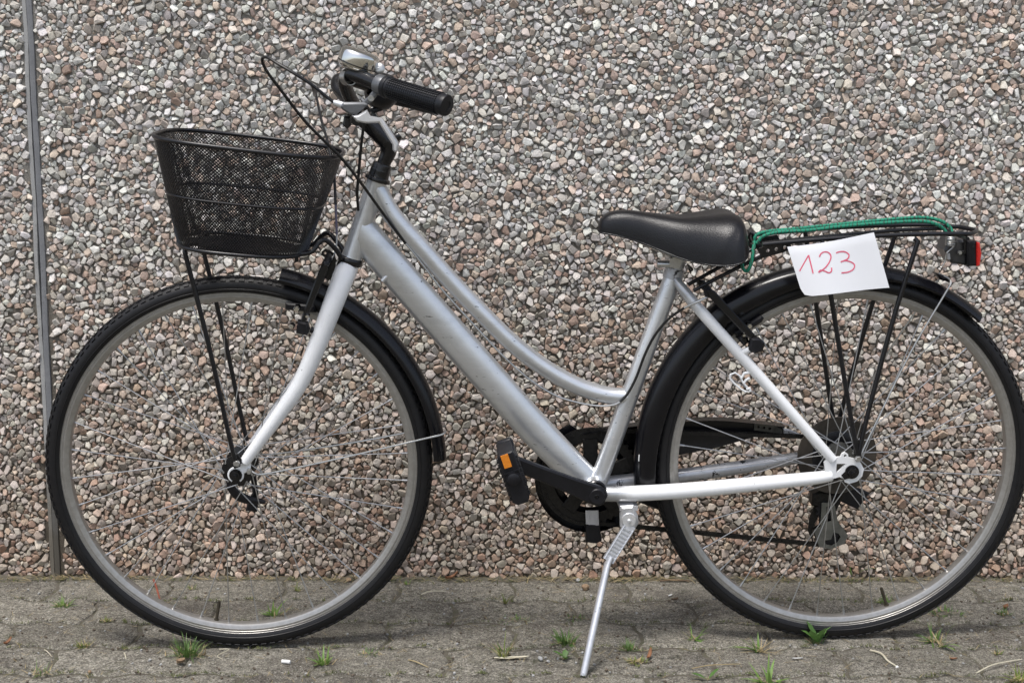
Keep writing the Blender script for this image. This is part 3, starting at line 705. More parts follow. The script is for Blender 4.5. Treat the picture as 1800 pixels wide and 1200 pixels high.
# ---- headset, stem, handlebar
hd = (ht0-ht1).normalized()
b = B(); b.lathe([(.0188, -.005), (.0218, -.004), (.0222, .000), (.0215, .002), (.0180, .004), (.0172, .010), (.0176, .013), (.0172, .016), (.0165, .018), (.0168, .024), (.0155, .027), (.0112, .028)], ht0, hd, 32); b.build('headset', M['black'], bike)
b = B(); b.lathe([(.0188, -.004), (.0210, -.003), (.0218, .001), (.0218, .005), (.0205, .008), (.0188, .009)], Vector((-0.3395, 0.7086, 0)), hd, 32); b.build('headset', M['black'], bike)
b = B(); b.tube(spl([(-0.2819, 0.868, 0), (-0.2768, 0.8816, 0), (-0.2698, 0.899, 0), (-0.2715, 0.9144, 0), (-0.2839, 0.9279, 0), (-0.301, 0.9442, 0), (-0.318, 0.9605, 0)], 6), [.0112, .0118, .0140, .0165, .0160, .0148, .0150], 24)
b.tube([((-0.318, 0.9614, 0)[0], (-0.318, 0.9614, 0)[1], -.022), ((-0.318, 0.9614, 0)[0], (-0.318, 0.9614, 0)[1], .022)], [.0188, .0188], 24)
b.lathe([(0, .006), (.006, .006), (.0075, .003), (.0078, -.003)], Vector((-0.2549, 0.9231, 0)), Vector((.75, .66, 0)), 18)
b.build('stem', M['black'], bike)
hbL = [(-0.318, 0.9624, 0), (-0.3179, 0.9668, 0.03), (-0.3228, 0.9807, 0.065), (-0.3311, 1.0041, 0.098), (-0.3326, 1.0231, 0.122), (-0.3229, 1.0316, 0.14), (-0.2991, 1.0261, 0.162), (-0.2593, 1.0123, 0.195), (-0.1696, 0.9894, 0.262)]
hbR = [(-0.318, 0.9624, 0), (-0.3218, 0.9646, -0.03), (-0.3338, 0.9765, -0.065), (-0.3538, 0.9908, -0.098), (-0.3653, 1.0057, -0.122), (-0.3585, 1.0161, -0.14), (-0.3236, 1.0075, -0.162), (-0.2785, 0.9889, -0.2), (-0.1878, 0.9632, -0.265)]
b = B(); b.tube(spl(hbR[::-1]+hbL[1:], 8), .0111, 20); hbar = b.build('handlebar', M['black'], bike)
def grip(p0, p1, name='grip'):
    p0, p1 = Vector(p0), Vector(p1); d = (p1-p0).normalized(); L = (p1-p0).length; b = B()
    b.lathe([(.0112, -.002), (.0172, -.002), (.0178, .001), (.0172, .005), (.0160, .006), (.0160, .010), (.0150, .011), (.0152, L*.5), (.0162, L-.012), (.0168, L-.008), (.0168, L-.002), (.0160, L), (.0075, L+.0008), (.0070, L-.0004), (0, L-.0004)], p0, d, 36)
    ref = Vector((0, 0, 1)); X = (ref-d*d.dot(ref)).normalized(); Y = d.cross(X)
    nr, na = 24, 26
    for i in range(nr):                                   # moulded square studs
        t = .013+(L-.028)*i/(nr-1); r = .0150+.0011*max(0, t/L-.45)*1.8
        for k in range(na):
            a = 2*pi*(k+.5)/na; er = X*cos(a)+Y*sin(a); et = -X*sin(a)+Y*cos(a)
            b.box(p0+d*t+er*(r+.0004), er*.0014, et*.0011, d*(L/nr*.30))
    return b.build(name, M['grip'], bike, True, 30)
grip((-0.2629, 1.014, 0.193), (-0.1679, 0.9886, 0.264)); grip((-0.2766, 0.9867, -0.203), (-0.1868, 0.9621, -0.266))
b = B(); c0 = Vector((-0.2842, 0.9913, -0.19)); dR = (Vector((-0.1868, 0.9621, -0.266))-Vector((-0.2766, 0.9867, -0.203))).normalized()
b.lathe([(.012, -.032), (.022, -.030), (.030, -.022), (.033, -.010), (.033, .004), (.028, .012), (.021, .016), (.019, .022), (.0115, .024)], c0, dR, 32)
b.tube([c0+Vector((-.004, -.026, .004)), c0+Vector((-.022, -.034, .010))], [.007, .005], 12)
b.build('twist_shifter', M['plastic'], bike)
# brake lever near side
lev = B(); lev.prism([(-0.3308, 0.9901, 0.19), (-0.2971, 0.9902, 0.19), (-0.291, 0.9867, 0.19), (-0.3099, 0.9717, 0.19), (-0.3197, 0.9708, 0.19), (-0.332, 0.9787, 0.19), (-0.3345, 0.9839, 0.19)], .176, .196, .003)
lev = lev.build('brake_lever', M['grey_alloy'], bike, True, 30)
b = B(); b.prism([(-0.2764, 1.0268, 0.185), (-0.2667, 1.026, 0.185), (-0.2695, 1.0128, 0.185), (-0.2786, 0.9988, 0.185), (-0.2841, 0.9917, 0.185), (-0.2922, 0.9864, 0.185), (-0.3028, 0.989, 0.185), (-0.2911, 0.9996, 0.185), (-0.2811, 1.0119, 0.185)], .180, .192, .0022)
pc = Vector((-0.2711, 1.0164, 0.187)); dL = (Vector((-0.1696, 0.9894, 0.262))-Vector((-0.2593, 1.0123, 0.195))).normalized()
b.lathe([(.0115, -.007), (.0155, -.007), (.0160, -.005), (.0160, .005), (.0155, .007), (.0115, .007)], pc, dL, 28)
b.build('lever_clamp', M['grey_alloy'], lev, True, 30)
b = B(); b.prism([(-0.3179, 0.9699, 0.19), (-0.3073, 0.9708, 0.19), (-0.2938, 0.9787, 0.19), (-0.2886, 0.969, 0.19), (-0.27, 0.9655, 0.19), (-0.2569, 0.9461, 0.19), (-0.2447, 0.9274, 0.19), (-0.2458, 0.915, 0.19), (-0.2512, 0.9123, 0.19), (-0.2547, 0.9168, 0.19), (-0.2546, 0.9248, 0.19), (-0.2659, 0.9425, 0.19), (-0.2755, 0.9585, 0.19), (-0.2933, 0.9576, 0.19), (-0.3101, 0.9602, 0.19)], .181, .197, .0028)
b.build('lever_blade', M['alloy'], lev, True, 45)
b = B(); b.tube([(-0.3303, 0.9847, 0.187), (-0.3373, 0.9873, 0.187), (-0.3461, 0.9899, 0.187)], [.0058, .0050, .0042], 14); b.build('cable_barrel', M['alloy'], lev)
b = B(); p = Vector((-0.2873, 0.9963, 0.19)); b.lathe([(0, .0035), (.002, .0035), (.0022, .005), (.0045, .005), (.0052, .003), (.0052, 0)], p, (0, 0, 1), 20); b.build('pivot_bolt', M['steel'], lev)
b = B(); b.prism([(-0.331, 0.9679, 0.17), (-0.3203, 0.967, 0.17), (-0.3206, 0.9528, 0.17), (-0.3261, 0.9474, 0.17), (-0.3331, 0.9536, 0.17)], .160, .180, .003); b.build('clamp_bolt', M['black'], lev)
b = B()
b.tube(spl([(-0.3069, 0.9653, 0.17), (-0.2932, 0.9629, 0.16), (-0.2757, 0.9579, 0.15), (-0.2565, 0.9374, 0.14)], 5), [.004, .004, .0035, .003], 10); b.build('lever_return', M['grey_alloy'], lev)
# far brake lever, mirrored behind the stem
b = B(); b.prism([((-0.3222, 0.9522, -0.19)[0]-.012, (-0.3222, 0.9522, -0.19)[1]), (-0.3096, 0.9625, -0.19), (-0.2995, 0.9481, -0.19), (-0.2769, 0.9254, -0.19), (-0.271, 0.9047, -0.19), (-0.2783, 0.9026, -0.19), (-0.2895, 0.9213, -0.19), (-0.3121, 0.9378, -0.19)], -.205, -.19, .003)
far_lev = b.build('brake_lever', M['grey_alloy'], bike, True, 40)
# bell
bc = Vector((-0.3103, 1.0489, 0.135)); bax = Vector((.335, .94, .06)).normalized()
b = B(); b.lathe([(.0322, -.0015), (.0325, .000), (.0324, .008), (.0320, .0135), (.0304, .0172), (.0270, .0196), (.020, .0210), (.008, .0216), (0, .0217)], bc, bax, 40)
bell = b.build('bell', M['chrome'], bike, True, 60)
b = B(); b.lathe([(0, -.0130), (.016, -.0128), (.0255, -.0112), (.0302, -.0080), (.0318, -.0040), (.0321, -.0025)], bc, bax, 40); b.build('bell_base', M['chrome'], bell, True, 60)
b = B(); b.lathe([(.0310, -.0034), (.0329, -.0030), (.0329, -.0014), (.0310, -.0010)], bc, bax, 40); b.build('bell_seam', M['black'], bell)
b = B(); bb = bc-bax*.0155; b.tube([bb, bb-bax*.006+Vector((-.006, 0, 0)), bb-bax*.016+Vector((-.010, 0, 0))], [.010, .008, .007], 14)
hp = Vector((-0.3259, 1.0271, 0.137)); b.lathe([(.0118, -.006), (.0132, -.006), (.0132, .006), (.0118, .006)], hp, (Vector((-0.2991, 1.0261, 0.162))-Vector((-0.3326, 1.0231, 0.122))).normalized(), 26)
b.build('bell_bracket', M['steel'], bell)
b = B(); tl = Vector((-0.2765, 1.0408, 0.145)); b.tube([bc-bax*.009+Vector((.020, -.004, 0)), tl+Vector((-.008, -.001, 0)), tl], [.002, .0028, .003], 10)
b.lathe([(0, .0026), (.004, .0024), (.0078, .0014), (.0094, 0), (.0078, -.0012), (0, -.0018)], tl, Vector((-.12, .25, .95)), 26); b.build('bell_lever', M['steel'], bell, True, 60)

# ---- cables
def cable(pts, r, mat='cable', k=8): b = B(); b.tube(spl(pts, k), r, 8); return b.build('cable', M[mat], bike)
cable([(-0.3444, 0.9891, 0.187), (-0.3583, 0.9996, 0.187), (-0.3779, 1.0163, 0.19), (-0.4031, 1.0328, 0.19), (-0.4302, 1.0481, 0.18), (-0.4503, 1.0583, 0.165), (-0.4595, 1.0536, 0.15), (-0.4533, 1.0349, 0.14), (-0.4292, 0.9987, 0.125), (-0.4001, 0.9572, 0.11), (-0.3701, 0.9232, 0.095), (-0.3441, 0.8941, 0.08), (-0.3223, 0.8636, 0.065), (-0.305, 0.8358, 0.045), (-0.2845, 0.8027, 0.026), (-0.2641, 0.7721, 0.016), (-0.2423, 0.7416, 0.01)], .0026)
cable([(-0.2423, 0.7416, 0.01), (-0.221, 0.7145, 0.008), (-0.185, 0.666, 0.006), (-0.1456, 0.6203, 0.005), (-0.1118, 0.5825, 0.005), (-0.0727, 0.5402, 0.005), (-0.0272, 0.4989, 0.006), (0.0183, 0.47, 0.008), (0.0587, 0.457, 0.011), (0.0959, 0.4515, 0.015), (0.1239, 0.4542, 0.018), (0.1397, 0.464, 0.02)], .0019, 'steel')
cable([(0.1337, 0.4599, 0.02), (0.1464, 0.4746, 0.021), (0.161, 0.5035, 0.021), (0.176, 0.5468, 0.022), (0.1926, 0.5823, 0.026), (0.2148, 0.6121, 0.033), (0.2392, 0.6334, 0.045)], .0024)
cable([(0.2392, 0.6334, 0.045), (0.2602, 0.6458, 0.053), (0.2841, 0.6562, 0.05)], .0022, 'steel')
cable([(-0.4112, 1.0016, -0.18), (-0.4056, 0.9841, -0.16), (-0.3919, 0.9414, -0.11), (-0.3792, 0.9093, -0.07), (-0.37, 0.8776, -0.035), (-0.3638, 0.8456, -0.01), (-0.3619, 0.8075, 0)], .0024)
cable([(-0.3642, 0.8642, -0.02), (-0.3619, 0.8075, 0), (-0.3611, 0.7563, 0)], .0021, 'violet_wire')
cable([(-0.3611, 0.7563, 0), (-0.3622, 0.7371, 0.004), (-0.367, 0.7201, 0.01), (-0.3743, 0.7095, 0.018)], .0016, 'steel')
cable([(-0.379, 1.0171, 0.188), (-0.3824, 1.0031, 0.12), (-0.3932, 0.9927, 0), (-0.4036, 0.9965, -0.1), (-0.4112, 1.0016, -0.18)], .0024)
cable([(-0.3081, 0.9495, 0.04), (-0.3138, 0.9122, 0.035), (-0.3199, 0.8592, 0.03), (-0.3227, 0.8299, 0.026), (-0.3219, 0.7998, 0.018)], .0025)

# ---- saddle
def saddle():
    st = [  # along, top, skirt, half width
        (0.0912, 0.7693, 0.7632, 0.006), (0.095, 0.7813, 0.7606, 0.016), (0.1038, 0.7902, 0.7593, 0.0215), (0.1195, 0.7961, 0.757, 0.026), (0.1443, 0.7975, 0.7516, 0.03), (0.1741, 0.794, 0.7415, 0.036), (0.204, 0.7905, 0.7302, 0.047), (0.2338, 0.789, 0.721, 0.064), (0.2636, 0.7919, 0.7161, 0.083), (0.2904, 0.7959, 0.7153, 0.097), (0.3092, 0.7978, 0.7171, 0.102), (0.3252, 0.7958, 0.7217, 0.101), (0.3345, 0.7888, 0.7287, 0.09), (0.3411, 0.7709, 0.7393, 0.07), (0.3438, 0.7529, 0.7476, 0.033)]
    b = B(); n = 22; rings = []
    for (u, vt, vb, hw) in st:
        ring = []
        for k in range(n):
            a = pi*k/(n-1)          # over the top from +w to -w
            cw, sv = cos(a), sin(a)
            ww = hw*math.copysign(abs(cw)**.60, cw); hgt = (abs(sv)**.72)
            dip = .004*math.exp(-(ww/(.25*hw+.004))**2)*(1 if hw > .06 else 0)
            ring.append((u, vb+(vt-vb)*hgt-dip, ww*(1+.05*(1-hgt))))
        rings.append(ring)
    # smooth between stations
    R2 = []
    for i in range(len(rings)-1):
        for j in range(4):
            t = j/4; rr = []
            for k in range(n):
                p0 = Vector(rings[max(i-1, 0)][k]); p1 = Vector(rings[i][k]); p2 = Vector(rings[i+1][k]); p3 = Vector(rings[min(i+2, len(rings)-1)][k])
                rr.append(0.5*((2*p1)+(-p0+p2)*t+(2*p0-5*p1+4*p2-p3)*t*t+(-p0+3*p1-3*p2+p3)*t**3))
            R2.append(rr)
    R2.append([Vector(p) for p in rings[-1]])
    m = len(R2)
    # pleats of the side panel near the back
    for rr in R2:
        for k, p in enumerate(rr):
            c = p.x-(0.300+.55*(p.y-.735)); side = min(1, abs(p.z)/.05)
            amp = .0020*math.exp(-(c/.006)**2)+.0015*math.exp(-((c-.016)/.005)**2)
            p.z -= math.copysign(amp*side, p.z) if 3 <= k <= n-4 or True else 0
    b.add([p for rr in R2 for p in rr], [(i*n+k, (i+1)*n+k, (i+1)*n+k+1, i*n+k+1) for i in range(m-1) for k in range(n-1)])
    # closed underside, a little recessed
    b.add([Vector((p.x, p.y+.006, p.z*.97)) for rr in R2 for p in (rr[0], rr[-1])], [(2*i, 2*i+1, 2*i+3, 2*i+2) for i in range(m-1)])
    edge = [rr[0] for rr in R2]+[rr[-1] for rr in R2[::-1]]
    b.tube(edge, .0014, 6, closed=True)
    return b.build('saddle', M['leather'], bike, True, 60)
sadd = saddle()
b = B(); b.tube([stt.lerp(stb, .12), stt, Vector((0.235, 0.712, 0)), Vector((0.2396, 0.7271, 0))], .0130, 22); b.build('seat_post', M['kick'], bike)
b = B(); sc_ = Vector((0.2054, 0.7079, 0.012)); b.tube([Vector((0.1931, 0.7061, 0))+Vector((0, 0, .022)), Vector((0.2212, 0.706, 0))+Vector((0, 0, .022))], .0062, 14)
b.tube([(sc_.x+.018, sc_.y+.002, -.03), (sc_.x+.018, sc_.y+.002, .03)], .010, 16); b.build('seat_clamp', M['steel'], bike)
b = B(); p = Vector((0.2522, 0.6971, 0.02)); b.lathe([(.0022, .004), (.0042, .004), (.0042, -.03), (.0022, -.03)], p, (0, 0, 1), 16, closed_prof=True); b.build('rail_end', M['black'], sadd)
b = B()
for sg in (1, -1): b.tube(spl([((0.1303, 0.7523, 0)[0], (0.1304, 0.7473, 0)[1]+.012, .008*sg), ((0.1906, 0.7272, 0)[0], (0.1906, 0.7272, 0)[1]+.006, .018*sg), ((0.226, 0.712, 0)[0], (0.2259, 0.7151, 0)[1]+.006, .022*sg), ((0.2712, 0.7099, 0)[0], (0.271, 0.7149, 0)[1]+.008, .028*sg), ((0.3161, 0.7168, 0)[0], (0.3159, 0.7219, 0)[1]+.01, .045*sg)], 5), .0035, 10)
b.build('saddle_rail', M['steel'], sadd)

# ---- mudguards
def guard(c, r, a0, a1, hw, name, rf=None, depf=None):
    """mudguard: crowned top and skirts that reach down beside the tyre"""
    b = B(); N = 14; n = 90; vs = []; fs = []; m = 2*(N+1)
    for i in range(n+1):
        f = i/n; a = radians(a0+(a1-a0)*f); R_ = r+(rf(f) if rf else 0); dep = depf(f) if depf else .02; er = Vector((cos(a), sin(a), 0)); ring = []
        for k in range(N+1):
            t = -1+2*k/N; q = abs(t); crown = .012*min(1, q/.72)**2.2; skirt = max(0, (q-.72)/.28)*(dep-.012)
            ww = hw*(min(1, q/.80)**.9)*math.copysign(1, t) if q < .80 else hw*math.copysign(1, t)
            ring.append((R_-crown-skirt, ww))
        for rr_, ww in ring+[(q_[0]-.0016, q_[1]*.95) for q_ in ring[::-1]]: vs.append((c[0]+er.x*rr_, c[1]+er.y*rr_, ww))
    for i in range(n):
        for k in range(m): k2 = (k+1) % m; fs.append((i*m+k, (i+1)*m+k, (i+1)*m+k2, i*m+k2))
    fs.append(tuple(range(m))[::-1]); fs.append(tuple(n*m+k for k in range(m))); b.add(vs, fs)
    return b.build(name, M['fender'], bike, True, 40)
guard(FH, .3655, 1.8, 76.5, .0255, 'mudguard', lambda t: .0015*(1-t), lambda t: .021)
rg = guard(RH, .3600, 49.0, 190.0, .0260, 'mudguard', lambda t: .019*min(1, max(0, (t-.22)/.35)), lambda t: .0165+.0225*min(1, max(0, (t-.15)/.35))-.006*max(0, (t-.85)/.15))
b = B()      # light mark on the edge of the rear guard
b.tube([(0.169, 0.3638, 0.026), (0.1686, 0.3565, 0.0262), (0.1687, 0.3522, 0.026)], .0011, 6); b.build('scratch', M['scrap'], rg)
# wire stays
b = B(); b.tube(spl([(-0.5124, 0.3498, 0.06), (-0.5054, 0.3462, 0.062), (-0.4939, 0.3445, 0.06), (-0.4375, 0.3523, 0.05), (-0.3384, 0.3718, 0.042), (-0.2187, 0.397, 0.032), (-0.1837, 0.404, 0.028), (-0.1747, 0.4073, 0.018)], 6), .0017, 8)
b.tube(mirror(spl([(-0.5124, 0.3498, 0.06), (-0.4939, 0.3445, 0.06), (-0.3384, 0.3718, 0.042), (-0.2187, 0.397, 0.032), (-0.1747, 0.4073, 0.018)], 6)), .0017, 8); b.build('mudguard_stay', M['steel'], bike)
b = B(); rs = spl([(0.5513, 0.3677, 0.074), (0.5816, 0.4305, 0.062), (0.6401, 0.5515, 0.045), (0.6983, 0.6524, 0.032), (0.7094, 0.6718, 0.028), (0.7083, 0.6792, 0.018), (0.6999, 0.6833, 0.006)], 6)
b.tube(rs, .0018, 8); b.tube(mirror(rs), .0018, 8); b.build('mudguard_stay', M['steel'], bike)
b = B(); b.prism([(0.6882, 0.6871, 0.01), (0.7099, 0.6809, 0.01), (0.7167, 0.6707, 0.01), (0.6982, 0.6749, 0.01)], -.012, .014, .003); b.build('stay_clip', M['plastic'], bike)

# ---- front brake
b = B(); b.prism([(-0.3861, 0.7068, 0.05), (-0.3801, 0.7146, 0.05), (-0.3734, 0.7126, 0.05), (-0.3737, 0.7028, 0.05), (-0.39, 0.6656, 0.05), (-0.4054, 0.63, 0.05), (-0.4137, 0.6092, 0.05), (-0.4224, 0.6123, 0.05), (-0.416, 0.6321, 0.05), (-0.4005, 0.6715, 0.05)], .046, .056, .002)
fb = b.build('brake_arm', M['black'], bike, True, 35)
b = B(); b.prism([(-0.4262, 0.6162, 0.05), (-0.4098, 0.6122, 0.05), (-0.4062, 0.6002, 0.05), (-0.4104, 0.5903, 0.05), (-0.4297, 0.5944, 0.05)], .040, .060, .003); p = Vector((-0.4178, 0.6023, 0.05))
b.tube([(p.x+.012, p.y-.004, .045), (p.x+.030, p.y-.010, .045)], .006, 12); b.build('brake_pivot', M['plastic'], fb)
b = B(); b.prism([(-0.4502, 0.6414, 0.02), (-0.4014, 0.6363, 0.02), (-0.3978, 0.6232, 0.02), (-0.4232, 0.6263, 0.02), (-0.4505, 0.6294, 0.02)], .012, .026, .003); b.build('brake_pad', M['plastic'], fb)
b = B()
for (pp, ww, r_) in (((-0.4265, 0.6371, 0.05), .056, .0066), ((-0.4361, 0.6073, 0.05), .056, .0056), ((-0.4094, 0.6251, 0.05), .060, .004)):
    b.lathe([(0, .008), (r_*.6, .008), (r_, .004), (r_, -.012), (0, -.012)], (pp[0], pp[1], ww), (0, 0, 1), 6)
b.build('brake_bolt', M['chrome'], fb)
b = B(); b.tube(spl([(-0.3733, 0.7229, 0.015), (-0.3741, 0.7173, 0.03), (-0.3777, 0.712, 0.046), (-0.3794, 0.7068, 0.05)], 5), [.004, .006, .0065, .004], 12); b.build('brake_boot', M['plastic'], fb)
b = B(); b.prism(mirror([(-0.3861, 0.7068, 0.05), (-0.3734, 0.7126, 0.05), (-0.3737, 0.7028, 0.05), (-0.4054, 0.63, 0.05), (-0.4137, 0.6092, 0.05), (-0.4224, 0.6123, 0.05), (-0.4005, 0.6715, 0.05)]), -.056, -.046, .002); b.build('brake_arm', M['black'], bike, True, 35)
# curved bracket in front of the fork crown
b = B(); bp = [(-0.3812, 0.7325, 0), (-0.3734, 0.7305, 0), (-0.3657, 0.7246, 0), (-0.3621, 0.7126, 0), (-0.3643, 0.6986, 0), (-0.3696, 0.6847, 0), (-0.3757, 0.6767, 0), (-0.3824, 0.6817, 0), (-0.3792, 0.6947, 0), (-0.3769, 0.7067, 0), (-0.3806, 0.7166, 0), (-0.3874, 0.7216, 0), (-0.3872, 0.7276, 0)]
hh = [tuple(Vector((-0.3809, 0.7251, 0))+Vector((.0024*cos(k*pi/4), .0024*sin(k*pi/4), 0))) for k in range(8)]
b.prism(bp, .006, .010, 0, [hh]); b.build('crown_bracket', M['black'], bike, True, 35)
b = B(); b.prism([(-0.3571, 0.7166, 0), (-0.3522, 0.7166, 0), (-0.3544, 0.7026, 0), (-0.3668, 0.6786, 0), (-0.3737, 0.6767, 0), (-0.3643, 0.6986, 0)], -.004, .018, .002); b.build('basket_plate', M['black'], bike, True, 35)

# ---- rear brake
b = B(); b.prism([(0.2752, 0.665, 0.06), (0.2819, 0.6689, 0.06), (0.289, 0.6649, 0.06), (0.3227, 0.6289, 0.06), (0.3609, 0.5887, 0.06), (0.3563, 0.5806, 0.06), (0.3472, 0.5847, 0.06), (0.3153, 0.617, 0.06), (0.2784, 0.656, 0.06)], .052, .061, .002)
rb = b.build('brake_arm', M['black'], bike, True, 35)
b = B(); b.prism([(0.3543, 0.5826, 0.05), (0.3702, 0.5825, 0.05), (0.3785, 0.5743, 0.05), (0.376, 0.5622, 0.05), (0.3613, 0.5552, 0.05), (0.3511, 0.5623, 0.05)], .044, .064, .003); b.build('brake_pivot', M['plastic'], rb)
b = B(); b.prism([(0.3311, 0.5845, 0.02), (0.3782, 0.6159, 0.02), (0.3834, 0.6108, 0.02), (0.3797, 0.6037, 0.02), (0.3384, 0.5763, 0.02)], .012, .028, .003); b.build('brake_pad', M['plastic'], rb)
b = B(); b.prism([(0.3314, 0.5806, 0.04), (0.3502, 0.5845, 0.04), (0.3547, 0.5723, 0.04), (0.3449, 0.5663, 0.04)], .03, .05, .004); b.build('brake_spring', M['black'], rb)
b = B()
for (pp, ww, r_) in (((0.3535, 0.6017, 0.05), .044, .0058), ((0.3421, 0.5877, 0.05), .054, .004)):
    b.lathe([(0, .008), (r_*.6, .008), (r_, .004), (r_, -.012), (0, -.012)], (pp[0], pp[1], ww), (0, 0, 1), 6)
b.build('brake_bolt', M['chrome'], rb)
b = B(); b.prism([(0.27, 0.6672, 0.05), (0.2797, 0.6711, 0.05), (0.2869, 0.6631, 0.05), (0.2833, 0.6512, 0.05), (0.2743, 0.6532, 0.05)], .040, .056, .003); b.build('cable_clamp', M['plastic'], rb)
b = B(); b.prism(mirror([(0.2752, 0.665, 0.06), (0.289, 0.6649, 0.06), (0.3609, 0.5887, 0.06), (0.3472, 0.5847, 0.06), (0.2784, 0.656, 0.06)]), -.061, -.052, .002); b.build('brake_arm', M['black'], bike, True, 35)

# ---- basket with its carrier
def sel(a, e): c, s = cos(a), sin(a); return (math.copysign(abs(c)**e, c), math.copysign(abs(s)**e, s))
tl, tr = Vector((-0.6575, 0.9305, 0)), Vector((-0.3483, 0.8941, 0)); blf, brr = Vector((-0.6285, 0.7489, 0)), Vector((-0.4127, 0.7287, 0))
TW, BW = .138, .116
def bk(t, a):           # t 0 top .. 1 bottom, a around
    l_, r_ = tl.lerp(blf, t), tr.lerp(brr, t); c = (l_+r_)/2; h = (r_-l_)/2; e = .62+.1*t; x, z = sel(a, e)
    bow = -.006*sin(pi*t)*0
    return c+h*x*(1+bow)+Vector((0, 0, (TW+(BW-TW)*t)*z))
bas = B(); NA = 96
bas.tube([bk(0, 2*pi*i/NA) for i in range(NA)], .0036, 10, closed=True)
basket = bas.build('basket', M['wire'], bike)
b = B(); b.tube([bk(1, 2*pi*i/NA) for i in range(NA)], .0034, 10, closed=True); b.build('bottom_ring', M['wire'], basket)
b = B(); b.tube([bk(.515, 2*pi*i/NA)*1.0 for i in range(NA)], .0022, 8, closed=True); b.build('middle_ring', M['wire'], basket)
# expanded-wire mesh: two families of slanting strands
b = B(); 
aa = [0]; tot = 0; NS = 720; last = bk(.5, 0)
for i in range(1, NS+1): q = bk(.5, 2*pi*i/NS); tot += (q-last).length; aa.append(tot); last = q
def arc(s): 
    s = s % tot; i = int(np.searchsorted(aa, s)); i = max(1, min(NS, i)); f = (s-aa[i-1])/max(1e-9, aa[i]-aa[i-1]); return 2*pi*(i-1+f)/NS
NST = 150; step = tot/NST; KS = 24; slope = 1.0
Hh = ((blf-tl).length)
for fam in (1, -1):
    for i in range(NST):
        s0 = i*step; P_ = []
        for k in range(KS+1):
            t = k/KS; P_.append(bk(t, arc(s0+fam*slope*Hh*t)))
        b.tube(P_, .00090, 3, caps=False)
# floor of the basket
fl = [bk(1, 2*pi*i/NA) for i in range(NA)]; cflo = sum(fl, Vector())/NA; fu = (brr-blf).normalized()
for fam in (1, -1):
    for i in range(-56, 57):
        off = i*.0066; d = Vector((fu.x*.707, fu.y*.707, .707*fam)); nrm = Vector((fu.x*.707, fu.y*.707, -.707*fam)); seg_ = []
        for k in range(-60, 61):
            p = cflo+d*(k*.0035)+nrm*off; rel = p-cflo; x = rel.dot(fu)/((brr-blf).length/2); z = rel.z/BW
            if abs(x)**(1/.72)+abs(z)**(1/.72) < .97: seg_.append(p)
        if len(seg_) > 2: b.tube([seg_[0], seg_[len(seg_)//2], seg_[-1]], .00085, 3, caps=False)
tag(b.build('mesh', M['wire'], basket, False), kind='stuff')
cst = spl([(-0.5384, 0.3684, 0.066), (-0.5423, 0.3865, 0.068), (-0.5518, 0.4381, 0.07), (-0.5719, 0.5561, 0.072), (-0.5929, 0.6628, 0.074), (-0.6061, 0.7249, 0.075), (-0.6085, 0.7392, 0.074), (-0.6045, 0.7479, 0.068), (-0.5935, 0.7482, 0.05)], 6)
b = B(); b.tube(cst, .0041, 12); b.prism([(-0.5448, 0.3808, 0.066), (-0.5349, 0.3838, 0.066), (-0.5285, 0.3724, 0.066), (-0.5318, 0.3601, 0.066), (-0.5418, 0.3561, 0.066), (-0.5464, 0.3654, 0.066)], .0630, .0660, .001)
b.build('basket_stay', M['wire'], bike)
b = B(); b.tube(mirror(cst), .0041, 12); b.build('basket_stay', M['wire'], bike)
b = B(); p = Vector((-0.5373, 0.3666, 0.067)); b.lathe([(0, .004), (.0045, .004), (.0060, .002), (.0060, -.002)], p, (0, 0, 1), 20); b.build('stay_bolt', M['steel'], bike)
b = B(); p = Vector((-0.5173, 0.3499, 0.06)); b.lathe([(0, .005), (.004, .005), (.0055, .002), (.0055, -.003)], p, (0, 0, 1), 6); b.build('stay_bolt', M['steel'], bike)
rodp = spl([(-0.516, 0.7323, 0.062), (-0.4448, 0.7299, 0.06), (-0.4147, 0.731, 0.055), (-0.4018, 0.7332, 0.05), (-0.3943, 0.7394, 0.046), (-0.3887, 0.7475, 0.042), (-0.3813, 0.7518, 0.038), (-0.373, 0.7483, 0.034), (-0.3614, 0.7344, 0.026), (-0.3552, 0.7239, 0.022), (-0.3526, 0.7157, 0.02)], 6)
b = B(); b.tube(rodp, .0043, 12)
b.tube(spl([(-0.4588, 0.7279, -0.06), (-0.4262, 0.7296, -0.055), (-0.4127, 0.7303, -0.05), (-0.4032, 0.7349, -0.046), (-0.3936, 0.7455, -0.042), (-0.3831, 0.7531, -0.038), (-0.3748, 0.7516, -0.034), (-0.3645, 0.7407, -0.026), (-0.3546, 0.7292, -0.022), (-0.3516, 0.7158, -0.018)], 6), .0043, 12)
b.build('basket_rod', M['wire'], bike)
b = B(); b.prism([(-0.5954, 0.7394, 0.03), (-0.5811, 0.7374, 0.03), (-0.5679, 0.7296, 0.03), (-0.572, 0.7237, 0.03), (-0.5931, 0.7277, 0.03)], .0, .03, .003); b.build('basket_clamp', M['plastic'], bike)
b = B(); p = Vector((-0.4259, 0.7284, 0.05)); b.tube([p, p+Vector((0, -.012, 0))], .0036, 10); b.build('clamp_bolt', M['black'], bike)

